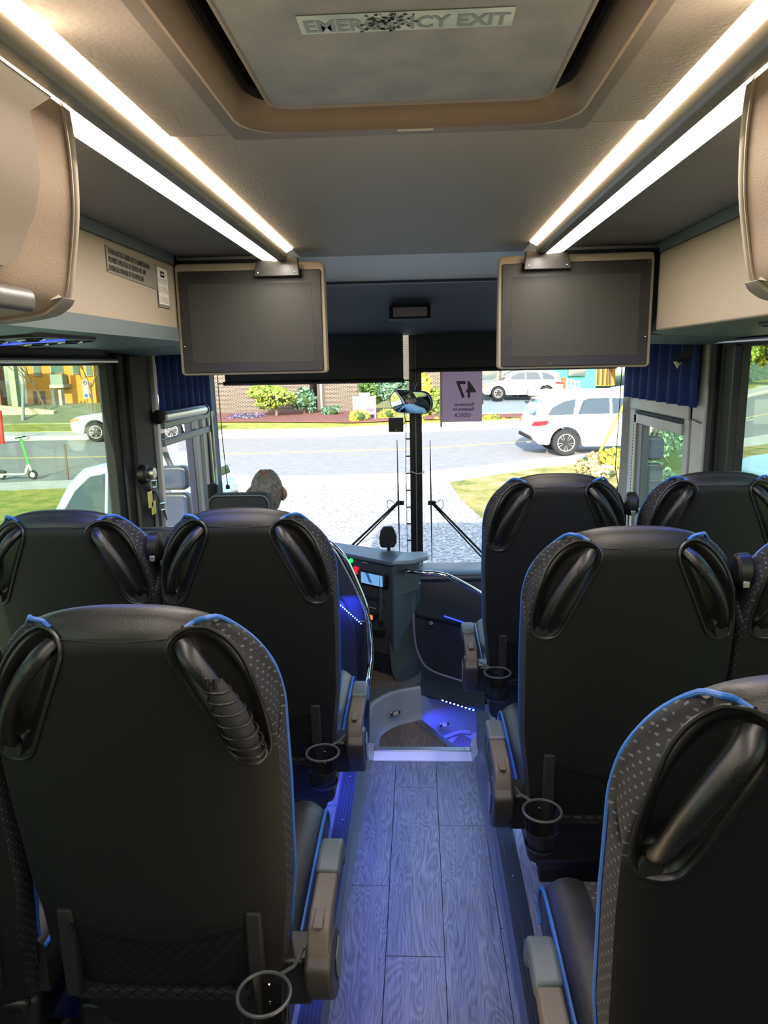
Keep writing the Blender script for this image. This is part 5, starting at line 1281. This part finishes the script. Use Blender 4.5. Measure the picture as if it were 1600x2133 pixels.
lf_dry = leafm('leaf_dry', [(0, '7c6c4c'), (.5, 'b0a070'), (1, 'dccf98')])
bark = mat('bark', '6a5a48', .9)
def tree(label, c, rad, n, size, m, seed, trunk=True, cat='tree', group=None, name='tree', shape='ball', zg=GZ+.2):
    c = Vector(c); o = thing(name, label, cat, (c.x, c.y, zg), group)
    leaf_mesh(c, rad, n, size, seed, shape).build('foliage', m, o, smooth=False, fix=False)
    if shape == 'ball' and n > 500:   # inner mass so the crown is not see-through
        MB().lathe([(.0001, -rad[2]*.62), (rad[0]*.5, -rad[2]*.4), (rad[0]*.68, 0), (rad[0]*.5, rad[2]*.42), (.0001, rad[2]*.62)], tuple(c), 10).build('inner_foliage', mat('inner_'+m.name, '33481f', .9) if 'inner_'+m.name not in bpy.data.materials else bpy.data.materials['inner_'+m.name], o)
    if trunk:
        rnd = random.Random(seed)
        tb = MB().tube([(c.x, c.y, zg), (c.x+.05, c.y, (zg+c.z)/2), (c.x, c.y, c.z)], [.09, .07, .04], 7)
        for k in range(3): tb.tube([(c.x+.03, c.y, zg+(c.z-zg)*.45), (c.x+rad[0]*rnd.uniform(-.6, .6), c.y, c.z+rad[2]*.1)], [.05, .02], 6)
        tb.build('trunk', bark, o)
    return o
# --- brick buildings across the road
brick_a = bricks('brown_brick', '4a3a34', '352a25', '7e766b'); brick_b = bricks('dark_brick', '3c3836', '2e2b2a', '6c6862')
glass_dark = mat('shop_glass', '4c5a5e', .08, 0, spec=.8); white_wall = mat('white_wall', 'b0aea6', .8)
def building(label, x0, x1, y0, y1, z1, m, parts=(), cat='building', z0=GZ):
    o = thing('building', label, cat, ((x0+x1)/2, y0, z0))
    MB().box(x0, x1, y0, y1, z0, z1).build('wall', m, o, uv=True, smooth=False)
    MB().box(x0-.15, x1+.15, y0-.15, y1+.15, z1, z1+.3).build('parapet', white_wall, o, smooth=False)
    for nm, a, b, c, d, mm in parts:
        f = MB().box(a, b, y0-.06, y0+.05, c, d).build(nm, mm, o, smooth=False)
        if nm == 'window':
            for xx in (a, b-.08): MB().box(xx, xx+.08, y0-.12, y0-.06, c, d).build('frame', white_wall, f, smooth=False)
            MB().box(a-.05, b+.05, y0-.16, y0-.06, c-.1, c).build('sill', white_wall, f, smooth=False)
    return o
YBd = 42.0
xa, xb = atY(400, 800, YBd).x, atY(645, 800, YBd).x
building('brown brick building across the road, left of the tall hedge', xa-4.4, xb, YBd, YBd+10, 7, brick_a)
xc_, xd = atY(676, 800, YBd).x, atY(752, 800, YBd).x
building('brown brick building block between the dark entrance and the hedge', xc_, xd, YBd, YBd+10, 7, brick_a)
building('recessed dark entrance wall between the two brick blocks', xb+.2, xc_-.2, YBd+1.5, YBd+3, 6.5, mat('dark_entrance', '4a4440', .7), [('door', xb+.4, xc_-.35, GZ, 1.4, mat('grey_door', '8d8c88', .6))])
x1_, x2_, x3_ = atY(888, 800, YBd+2).x, atY(1003, 800, YBd+2).x, atY(1080, 800, YBd+2).x
shop = building('brick shop building with dark glass front right of the hanging sheet', x1_, atY(1107, 800, YBd+2).x, YBd+2, YBd+12, 7, brick_a,
    [('window', x2_-.2, (x2_+x3_)/2-.1, -.6, 3.5, glass_dark), ('window', (x2_+x3_)/2+.1, x3_, -.6, 3.5, glass_dark)])
building('long brick building filling the sky behind the hedge', xd, x1_, YBd+13, YBd+16, 8, brick_b)
# retaining wall and bright store beyond
wA, wB = atY(1106, 850, 40), atY(1283, 850, 40)
lw = building('low brown brick wall behind the white car', wA.x, wB.x, 40, 40.5, atY(1200, 822, 40).z, brick_a, cat='wall')
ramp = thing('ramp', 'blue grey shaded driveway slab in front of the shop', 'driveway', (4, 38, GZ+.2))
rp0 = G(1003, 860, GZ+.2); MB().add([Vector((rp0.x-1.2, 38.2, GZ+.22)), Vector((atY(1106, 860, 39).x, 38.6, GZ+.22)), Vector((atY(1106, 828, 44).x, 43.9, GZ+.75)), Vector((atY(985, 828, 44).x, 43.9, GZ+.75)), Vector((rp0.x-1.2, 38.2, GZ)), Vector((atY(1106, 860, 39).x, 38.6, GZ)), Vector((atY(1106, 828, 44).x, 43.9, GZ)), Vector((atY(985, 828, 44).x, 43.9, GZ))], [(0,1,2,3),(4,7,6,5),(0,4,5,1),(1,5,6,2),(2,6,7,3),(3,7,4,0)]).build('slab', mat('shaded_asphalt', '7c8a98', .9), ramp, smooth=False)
Ym = 55
def pbox(o, nm, px0, py0, px1, py1, Y, m, d=.3): 
    a, b = atY(px0, py0, Y), atY(px1, py1, Y); return MB().box(a.x, b.x, Y, Y+d, b.z, a.z).build(nm, m, o, smooth=False)
mu = thing('painted_store', 'far store painted turquoise and orange above the low brick wall', 'building', tuple(atY(1190, 815, Ym)))
teal = mat('turquoise_paint', '3c9488', .8); orng = mat('orange_paint', 'a84c28', .8)
pbox(mu, 'wall', 1100, 740, 1240, 830, Ym, teal, 8); pbox(mu, 'orange_band', 1103, 740, 1120, 812, Ym-.2, orng); pbox(mu, 'orange_band', 1113, 802, 1132, 820, Ym-.25, orng)
pbox(mu, 'orange_band', 1142, 806, 1172, 822, Ym-.25, orng); pbox(mu, 'pillar', 1170, 787, 1178, 822, Ym-.4, orng); pbox(mu, 'window', 1185, 760, 1220, 783, Ym-.3, glass_dark)
pbox(mu, 'white_strip', 1118, 778, 1165, 783, Ym-.22, white_wall); pbox(mu, 'green_patch', 1148, 780, 1158, 793, Ym-.22, lf_mid)
fen = thing('metal_fence', 'short white metal railing on top of the low brick wall', 'railing', tuple(atY(1190, 812, 39.8)))
for px in (1182, 1190, 1198, 1207): MB().tube([atY(px, 790+(px-1182)*.25, 40.2), atY(px, 812, 40.2)], .05, 6).build('post', white_wall, fen)
for py in (790, 803): MB().tube([atY(1180, py, 40.2), atY(1208, py+6, 40.2)], .05, 6).build('rail', white_wall, fen)
yb_ = thing('yellow_shed', 'far yellow boarded building with dark uprights at the right of the windscreen', 'building', tuple(atY(1258, 810, 60)))
pbox(yb_, 'wall', 1234, 740, 1281, 803, 60, mat('yellow_boards', 'a8883c', .8), 6)
for px in (1240, 1247, 1257, 1266, 1272): pbox(yb_, 'upright', px, 745, px+1.6, 800, 59.8, mat('shed_dark', '5c4a30', .8) if 'shed_dark' not in bpy.data.materials else bpy.data.materials['shed_dark'])
# --- planting across the road
def tpx(label, px, py, Y, rw, rh, n, size, m, seed, **k):
    c = atY(px, py, Y); return tree(label, c, (rw*Y/1500, rw*Y/1500, rh*Y/1500), n, size, m, seed, **k)
tpx('round topped yellow green tree in front of the left brick building', 574, 826, 38.5, 54, 27, 2600, .10, lf_mid, 1)
tpx('blue green tree behind the yellow green tree', 632, 832, 40, 26, 30, 1500, .11, lf_teal, 2)
tpx('dark green hedge tree left of the windscreen post', 775, 812, 40, 34, 26, 2200, .11, lf_dark, 3)
tpx('mixed green tree just left of the windscreen post', 818, 806, 39, 30, 30, 2200, .11, lf_teal, 4)
tpx('tall bright yellow green shrub right of the windscreen post', 880, 820, 37, 20, 44, 2200, .10, lf_yel, 5)
tpx('green shrub beside the hanging sheet', 902, 838, 37.5, 18, 36, 1500, .10, lf_mid, 6)
def bush(label, px, py, Y, rw, rh, n, m, seed, grp=None, zg=GZ+.16, size=.06): return tpx(label, px, py, Y, rw, rh, n, size, m, seed, trunk=False, cat='bush', name='bush', group=grp, zg=zg)
bush('clipped round yellow bush in the mulch bed left of the white sign', 747, 868, 34.5, 22, 17, 1500, lf_yel, 11)
bush('clipped bush behind the driver mirror', 808, 862, 36, 20, 14, 1100, lf_yel, 12)
bush('low purple plants at the foot of the left brick wall', 512, 868, 38, 40, 8, 1200, lf_pur, 13)
bush('low green plants by the entrance', 690, 858, 39, 22, 14, 900, lf_teal, 14)
for i, (px, py, rr) in enumerate(((888, 880, 8), (912, 877, 10), (1000, 876, 9), (1015, 870, 8), (1032, 872, 12), (1052, 876, 7), (1072, 875, 7), (1090, 872, 7))):
    bush('%s in the row of small bushes behind the far pavement, counted from the windscreen post' % ('first', 'second', 'third', 'fourth', 'fifth', 'sixth', 'seventh', 'eighth')[i], px, py, 35, rr, rr*.8, 260, lf_yel if i % 2 else lf_mid, 20+i, 'row of small bushes by the far pavement')
ground_poly('ground_mulch_bed', [(-16, 35.6), (-9, 35.2), (-6.4, 34.6), (-3, 33.4), (-.8, 34.2), (-1.6, 41.9), (-18, 41.9)], GZ+.23, mulch)
ground_poly('ground_mulch_bed_right', [(.3, 34.6), (5.6, 35.2), (6, 37.4), (.2, 37.0)], GZ+.23, mulch)
# white board sign
a, b = atY(735, 826, 35.5), atY(783, 862, 35.5)
ws_ = thing('yard_sign', 'white rectangular board on two posts beside the clipped yellow bush', 'sign', ((a.x+b.x)/2, 35.5, GZ+.2))
MB().box(a.x, b.x, 35.5, 35.56, b.z, a.z).build('board', mat('sign_white', 'e6e6e4', .5), ws_)
for x in (a.x+.03, b.x-.03): MB().box(x-.04, x+.04, 35.56, 35.63, GZ+.2, a.z+.03).build('post', white_wall, ws_)
MB().box(a.x+.55, b.x-.08, 35.485, 35.5, b.z+.1, b.z+.27).build('purple_band', mat('sign_purple', '5c4880', .6), ws_)
MB().lathe([(.09, 0), (.0001, -.01)], ((a.x+b.x)/2, 35.5, a.z-.2), 16, 'y').build('emblem', mat('sign_ochre', 'b89c60', .6), ws_)
sl_ = MB()
for i in range(3): sl_.box(a.x+.2, b.x-.2-.1*i, 35.49, 35.5, a.z-.38-.07*i, a.z-.35-.07*i)
sl_.build('faint_lines', mat('sign_grey', '9c9ca4', .6), ws_)
a = atY(759, 821, 36); MB().box(a.x-.28, a.x+.28, 36, 36.04, a.z-.08, a.z+.07).build('plaque', white_wall, ws_)
# --- vehicles
tire = mat('tyre', '1c1c1e', .8); rimm = mat('alloy_rim', 'b8bcc0', .3, .9); cglass = mat('car_glass', '1e3038', .06, 0, spec=.9)
def car(label, loc, yaw, paint, scale=1.0):
    o = thing('suv_car', label, 'car', (0, 0, 0))
    def arch(cx, r_=.46): return [(cx+r_*math.cos(R(a)), .40+r_*math.sin(R(a))) for a in range(0, 181, 15)]
    low = [(-2.46, .50), (-2.54, .62), (-2.53, .80), (-2.47, .98), (-2.42, 1.16), (-1.5, 1.19), (.4, 1.17), (1.22, 1.15), (1.7, 1.10), (2.2, 1.03), (2.44, .92), (2.52, .74), (2.50, .50), (2.36, .33), (2.05, .31)]
    low += [p for p in arch(1.52)][1:] if False else arch(1.52) + [(1.0, .27), (-.98, .27)] + arch(-1.50) + [(-2.0, .33), (-2.3, .37)]
    W = .96
    rg = [[Vector((x*k+(0 if k == 1 else 0), y, .3+(z-.3)*q)) for x, z in low] for y, k, q in ((-W+.08, .985, .97), (-W+.015, 1, 1.0), (-W, 1, .985), (W, 1, .985), (W-.015, 1, 1.0), (W-.08, .985, .97))]
    rg = [[Vector((x, y, z)) for x, z in low] for y in (-W, W)]
    MB().loft(rg).build('body', paint, o, bevel=.05, seg=3)
    gh = [(-2.42, 1.13), (-2.30, 1.45), (-2.14, 1.66), (-1.9, 1.745), (-1.0, 1.79), (-.1, 1.785), (.4, 1.73), (.75, 1.58), (1.28, 1.13)]
    def wy(z): return .93-(max(0, z-1.13)/.66)*.19
    MB().loft([[Vector((x, s*wy(z), z)) for x, z in gh] for s in (-1, 1)]).build('cabin', paint, o, bevel=.03, seg=2)
    for s in (-1, 1):
        for poly in ([(-2.05, 1.20), (-1.92, 1.42), (-1.55, 1.60), (-1.20, 1.66), (-1.30, 1.22)], [(-1.16, 1.22), (-1.0, 1.60), (-.85, 1.67), (-.22, 1.68), (-.22, 1.22)], [(-.15, 1.22), (-.15, 1.68), (.22, 1.65), (.58, 1.50), (.92, 1.24)]):
            mb = MB(); n = len(poly); vs = [Vector((x, s*(wy(z)+.008), z)) for x, z in poly]+[Vector((x, s*(wy(z)-.02), z)) for x, z in poly]
            mb.add(vs, [tuple(range(n)), tuple(range(2*n-1, n-1, -1))]+[(i, (i+1) % n, (i+1) % n+n, i+n) for i in range(n)]).build('side_window', cglass, o, smooth=False)
        MB().prism([(-2.53, .92), (-2.46, 1.04), (-2.0, 1.06), (-2.08, .93), (-2.3, .90)], s*.935, s*.975, 'y').build('tail_light', mat('tail_red', 'b01828', .25) if 'tail_red' not in bpy.data.materials else bpy.data.materials['tail_red'], o, bevel=.01)
        MB().prism([(2.15, .86), (2.14, .96), (2.47, .90), (2.50, .80)], s*.80, s*.972, 'y').build('head_light', mat('head_lamp', 'd88048', .2) if 'head_lamp' not in bpy.data.materials else bpy.data.materials['head_lamp'], o, bevel=.01)
        MB().box(.72, .92, s*.95, s*1.12, 1.14, 1.30).build('door_mirror', paint, o, bevel=.03)
        for x in (-.2, -1.22, .95): MB().box(x-.006, x+.006, s*.955, s*.965, .40, 1.15).build('door_seam', tire, o)
        for x in (-.42, -1.45+.45): MB().box(x-.1, x+.1, s*.96, s*.985, 1.02, 1.05).build('door_handle', paint, o, bevel=.008)
        for x in (1.52, -1.50):
            w_ = MB().lathe([(.24, -.12), (.34, -.13), (.385, -.10), (.40, -.04), (.40, .04), (.385, .10), (.34, .13), (.24, .12)], (x, s*.85, .40), 28, 'y').build('wheel', tire, o)
            MB().lathe([(.25, .09*s), (.26, .125*s), (.235, .125*s), (.22, .07*s), (.0001, .06*s)], (x, s*.85, .40), 24, 'y').build('rim', rimm, w_)
            sp = MB()
            for k in range(10):
                q = 2*PI*k/10+(.12 if k % 2 else -.12); sp.tube([(x+.03*math.cos(q), s*.955, .40+.03*math.sin(q)), (x+.235*math.cos(q), s*.965, .40+.235*math.sin(q))], .014, 5)
            sp.build('spokes', rimm, w_)
    # windscreen and rear window
    for pts in ([(.80, 1.555), (1.24, 1.17)], [(-2.40, 1.20), (-2.17, 1.62)]):
        (xa_, za), (xb2, zb) = pts; sg_ = 1 if xa_ > 0 else -1
        MB().add([Vector((xa_+.012*sg_, -wy(za)+.10, za+.012)), Vector((xa_+.012*sg_, wy(za)-.10, za+.012)), Vector((xb2+.012*sg_, wy(zb)-.10, zb+.012)), Vector((xb2+.012*sg_, -wy(zb)+.10, zb+.012)),
                  Vector((xa_-.03*sg_, -wy(za)+.10, za-.02)), Vector((xa_-.03*sg_, wy(za)-.10, za-.02)), Vector((xb2-.03*sg_, wy(zb)-.10, zb-.02)), Vector((xb2-.03*sg_, -wy(zb)+.10, zb-.02))], [(0,1,2,3),(7,6,5,4),(0,4,5,1),(1,5,6,2),(2,6,7,3),(3,7,4,0)]).build('windscreen' if sg_ > 0 else 'rear_window', cglass, o, smooth=False)
    MB().box(-2.56, -2.44, -.5, -.3, .38, .42).build('exhaust', rimm, o); MB().box(-2.55, -2.48, -.9, .9, .50, .60).build('bumper_insert', tire, o, bevel=.01)
    MB().box(2.46, 2.53, -.55, .55, .60, .86).build('grille', tire, o, bevel=.01)
    o.scale = scale if isinstance(scale, tuple) else (scale,)*3; o.location = loc; o.rotation_euler = (0, 0, yaw); return o
paint_w = mat('white_paint', 'e8e8e6', .2, coat=.5); paint_b = mat('light_blue_paint', '9fc4dc', .2, coat=.5); paint_s = mat('silver_paint', 'b9bcbd', .25, .4)
c = G(1173, 950); rw_ = R(3)
car('white suv driving on the road, red tail light at its left end', (c.x+1.50*1.02*math.cos(rw_)+.0, c.y+.85+1.5*math.sin(rw_), GZ+.01), rw_, paint_w, 1.02)
car('light blue suv parked close by, outside the left passenger window', (-3.42, 8.2, GZ+.0), R(180-6), paint_b, (.48, .75, 1.03))
c = G(200, 922); car('silver suv on the far side of the road, seen in the left window', (c.x+1.52, c.y+1.0, GZ+.02), R(182), paint_s, 1.0)
car('pale blue suv nose at the right picture edge, on the lawn', (8.05, 11.4, GZ+.02), R(178), paint_b, 1.12)
c = atY(1055, 795, 38.5); cs = car('white car seen as if in the shop glass, above the driveway', (c.x+1.3, 42.6, GZ+.72), R(180), mat('dull_white', 'a8a8a2', .4), .9); cs['label'] = 'dull white car added before the dark shop glass to stand for a reflection'  # solid car added in place of a car reflected in the shop glass
c = G(1300, 848, GZ); car('white car far off at the right edge of the windscreen', (c.x+1.6, 44.8, GZ+.2), R(186), paint_w, .95)
# --- yellow guy wire guard, rock and grass clump
yg = thing('guy_wire', 'bright yellow slanting guy wire guard in front of the white suv', 'pole', tuple(G(1248, 945)))
MB().tube([atY(1306, 832, 19.0), atY(1250, 940, 18.6), G(1247, 962)], .035, 8).build('guard', mat('yellow_guard', 'e4cc30', .5), yg)
MB().tube([atY(1306, 832, 19.0), atY(1345, 740, 19.3), atY(1400, 600, 19.6)], .012, 6).build('wire', alu, yg)
bush('brown and yellow shrub mound beside the yellow guard', 1228, 962, 16.8, 26, 22, 1800, lf_dry, 41, zg=GZ, size=.05)
bush('yellow green rounded shrub at the right of the mound', 1275, 955, 16.5, 28, 24, 1500, lf_yel, 42, zg=GZ, size=.05)
bush('dry grassy shrub in front of the mound', 1265, 985, 15.2, 30, 16, 1500, lf_dry, 43, zg=GZ, size=.06)
ag = thing('spiky_plant', 'pale spiky plant with upright leaves in front of the mound', 'plant', tuple(G(1238, 1000)))
random.seed(9)
for i in range(16):
    a = G(1238+random.uniform(-4, 4), 1000); q = random.uniform(-1, 1)
    MB().tube([a, a+Vector((q*.08, -.02, .25)), a+Vector((q*.24, -.04, .48+random.uniform(-.1, .08)))], [.022, .02, .004], 5, sq=(1, .3)).build('leaf', lf_dry, ag)
# hedge outside the door, tree behind it
bush('dense green bush outside the entrance door glass', 1405, 965, 9.0, 60, 90, 6500, lf_teal, 51, zg=GZ, size=.045)
bush('yellow tinged branches on top of the bush outside the door', 1432, 905, 9.4, 26, 40, 1600, lf_mid, 52, zg=GZ, size=.04)
# right side: bank of ivy and trees beyond the road
bk = [(17, 52, GZ+.2), (60, 118, GZ+.2), (60, 124, 5.5), (14, 60, 4.4)]
bko = struct(MB().loft([[Vector((16.5, 53, GZ)), Vector((62, 118, GZ))], [Vector((15.5, 56, 1.8)), Vector((60, 121, 2.6))], [Vector((14, 60, 3.4)), Vector((56, 126, 4.6))], [Vector((10, 72, 3.6)), Vector((50, 140, 4.8))]], closed=False, caps=False).build('ground_bank', speckle('ivy_bank', [(.3, '2c4030'), (.5, '4c6048'), (.62, '6c7c70'), (.8, 'b8c4c0')], 1.6, detail=12), None, fix=True))
for i, (px, py, Y, rw, rh, m) in enumerate(((1505, 735, 58, 42, 50, lf_dark), (1550, 722, 66, 34, 60, lf_mid), (1600, 715, 74, 34, 56, lf_yel), (1690, 700, 66, 60, 80, lf_dark))):
    tpx(('dark tree at the left of the bank', 'mid green tree on the bank', 'golden tree on top of the bank', 'dark tree at the far right beyond the frame')[i], px, py, Y, rw, rh, 2600, .22, m, 60+i, zg=3)
sh = bush('tall dark shrub close behind the rear edge of the right window glass', 1500, 860, 12.5, 15, 120, 3000, lf_dark, 71, zg=GZ, size=.05)
for q in ((1502, 868), (1510, 875)): pass
for i, (p0_, p1_) in enumerate((((1513, 868), (1545, 864)), ((1513, 880), (1562, 871)), ((1513, 884), (1572, 874)))):
    a, b = G(*p0_, GZ+.02), G(*p1_, GZ+.02); MB().add([a, b, b+Vector((.05, .28, 0)), a+Vector((.05, .28, 0))], [(0, 1, 2, 3)]).build('ground_lane_mark', mat('road_white', 'dcdcd8', .8) if 'road_white' not in bpy.data.materials else bpy.data.materials['road_white'], None, fix=False)['kind'] = 'structure'
# --- left window view
Yo = 58
ob_ = thing('building', 'orange building with white framed windows in the left window', 'building', tuple(atY(130, 850, Yo)))
om = mat('orange_render', 'd08e3c', .85); pbox(ob_, 'wall', 42, 700, 204, 862, Yo, om, 8)
def wpane(px0, py0, px1, py1):
    f = pbox(ob_, 'window', px0-1.5, py0-1.5, px1+1.5, py1+1.5, Yo-.15, white_wall, .15); pbox(f, 'pane', px0, py0, px1, py1, Yo-.2, mat('pane_green', '5c7468', .2) if 'pane_green' not in bpy.data.materials else bpy.data.materials['pane_green'], .06)
for a in ((68, 760, 84, 782), (150, 757, 164, 778), (104, 752, 130, 776), (178, 755, 190, 782)): wpane(*a)
pbox(ob_, 'balcony', 103, 780, 131, 802, Yo-1.0, mat('balcony_grey', '8a988c', .6), .8); pbox(ob_, 'balcony_slab', 102, 801, 134, 808, Yo-1.2, white_wall, 1.2)
pbox(ob_, 'garage_door', 68, 815, 78, 848, Yo-.1, mat('brown_door', '5c4438', .7), .1); pbox(ob_, 'garage_door', 81, 815, 95, 848, Yo-.1, bpy.data.materials['brown_door'], .1)
pbox(ob_, 'column', 105, 812, 119, 873, Yo-3.0, white_wall, .5); pbox(ob_, 'column', 121, 812, 133, 871, Yo-3.0, white_wall, .5)
gb = thing('building', 'grey green building at the far left of the left window, white drainpipe', 'building', tuple(atY(20, 850, 50)))
pbox(gb, 'wall', -120, 700, 8, 880, 50.6, mat('brown_wall', '7c5440', .8), .8); pbox(gb, 'wall', 6, 690, 42, 880, 50, mat('sage_wall', '9aa88c', .85), .5)
MB().tube([atY(37, 745, 49.8), atY(48, 800, 49.8), atY(48, 905, 36)], .10, 8).build('drainpipe', white_wall, gb)
lb_ = building('dark grey brick building right of the orange building', atY(205, 800, 37).x, atY(245, 800, 37).x+.6, 37, 39, 7, brick_b)
pbox(lb_, 'meter_box', 210, 837, 216, 853, 36.85, white_wall, .15)
wlw = thing('ramp_wall', 'pale yellow sloping retaining wall in the left window', 'wall', tuple(atY(60, 860, 44)))
a, b, c, d = atY(-60, 840, 44), atY(112, 856, 44), atY(112, 868, 44), atY(-60, 882, 44)
MB().add([a, b, c, d]+[v+Vector((0, .5, 0)) for v in (a, b, c, d)], [(0,1,2,3),(7,6,5,4),(0,4,5,1),(1,5,6,2),(2,6,7,3),(3,7,4,0)]).build('wall', mat('pale_yellow_wall', 'd8cc98', .8), wlw, smooth=False)
ps = thing('parking_sign', 'no parking sign with a green panel and blue square on a pole', 'sign', tuple(G(178, 905)))
a = atY(177, 797, 33); MB().tube([(a.x, 33.05, GZ), (a.x, 33.05, a.z+.1)], .03, 6).build('pole', alu, ps)
MB().box(a.x-.13, a.x+.13, 33, 33.03, a.z-.25, a.z+.12).build('plate', white_wall, ps)
MB().tube([(a.x+.09*math.cos(q), 32.99, a.z+.0+.09*math.sin(q)) for q in [2*PI*k/20 for k in range(20)]], .014, 5, closed=True).build('ring', black_m, ps)
text('P', .15, black_m, 'letter', ps, Matrix.Translation((a.x-.045, 32.985, a.z-.055)) @ Matrix.Rotation(R(90), 4, 'X'), .002, 1, .004)
MB().box(a.x-.13, a.x+.13, 33, 33.03, a.z-.72, a.z-.27).build('green_plate', mat('sign_green', '94bca8', .5), ps); MB().box(a.x-.07, a.x+.07, 32.98, 33.0, a.z-.66, a.z-.52).build('blue_square', mat('sign_blue', '284898', .5), ps)
# bare tree beside the orange building
bt = thing('bare_tree', 'thin leafless tree in front of the orange building', 'tree', tuple(G(196, 880)))
random.seed(5)
def branch(mb, p, d, L, r_, lv):
    q = p+d*L; mb.tube([p, (p+q)/2+Vector((random.uniform(-.05, .05), 0, 0))*L, q], [r_, r_*.8, r_*.6], 5, caps=False)
    if lv: 
        for k in range(3): branch(mb, p+d*L*random.uniform(.5, 1), (d+Vector((random.uniform(-.7, .7), random.uniform(-.5, .5), random.uniform(-.1, .5)))).normalized(), L*.68, r_*.6, lv-1)
p = G(195, 885); mb = MB(); branch(mb, p, Vector((.03, 0, 1)), 2.2, .06, 5); mb.build('branches', bark, bt)
bt2 = thing('bare_tree', 'slender leafless sapling left of the balcony', 'tree', tuple(G(105, 880)))
p = atY(104, 868, 46.5); mb = MB(); branch(mb, p, Vector((-.35, 0, 1)).normalized(), 2.6, .07, 4); mb.build('branches', bark, bt2)
# electric kick scooter on the verge
kp = G(70, 1000); ss = thing('kick_scooter', 'grey and green electric kick scooter parked on the far verge of the lawn', 'scooter', (kp.x, kp.y, GZ+.02))
gg = mat('scooter_green', '48c848', .4); sgm = mat('scooter_grey', 'a8b0ac', .4)
kx, ky, kz = kp.x, kp.y, GZ+.02
for x in (0, -.86): 
    MB().lathe([(.06, -.03), (.115, -.035), (.125, 0), (.115, .035), (.06, .03)], (kx+x, ky, kz+.125), 20, 'y').build('wheel', tire, ss); MB().lathe([(.07, -.032), (.0001, -.036)], (kx+x, ky, kz+.125), 14, 'y').build('wheel_hub', sgm, ss)
MB().box(kx-.80, kx-.18, ky-.07, ky+.07, kz+.12, kz+.17).build('deck', sgm, ss, bevel=.02)
MB().tube([(kx-.2, ky, kz+.14), (kx-.10, ky, kz+.38)], .045, 8).build('neck', sgm, ss); MB().tube([(kx, ky, kz+.125), (kx-.08, ky, kz+.40)], .035, 8).build('fork', sgm, ss)
MB().tube([(kx-.09, ky, kz+.40), (kx-.22, ky, kz+1.12)], .028, 8).build('stem', gg, ss); MB().tube([(kx-.22, ky-.24, kz+1.12), (kx-.22, ky+.24, kz+1.12)], .018, 8).build('handlebar', black_m, ss)
MB().prism([(kx-.98, kz+.16), (kx-.90, kz+.27), (kx-.72, kz+.22), (kx-.74, kz+.18)], ky-.05, ky+.05, 'y').build('mudguard', black_m, ss)
# fallen leaf patches and stake
sk_ = thing('stake', 'thin dark post at the roadside in the left window', 'post', tuple(G(142, 1000)))
MB().tube([G(142, 1000), atY(134, 925, G(142, 1000).y)], .03, 6).build('post', bark, sk_)
rp_ = thing('red_post', 'red post at the left edge of the left window', 'post', tuple(G(4, 925)))
MB().tube([G(5, 925), atY(-2, 855, G(5, 925).y)], .10, 8).build('post', red_m, rp_)
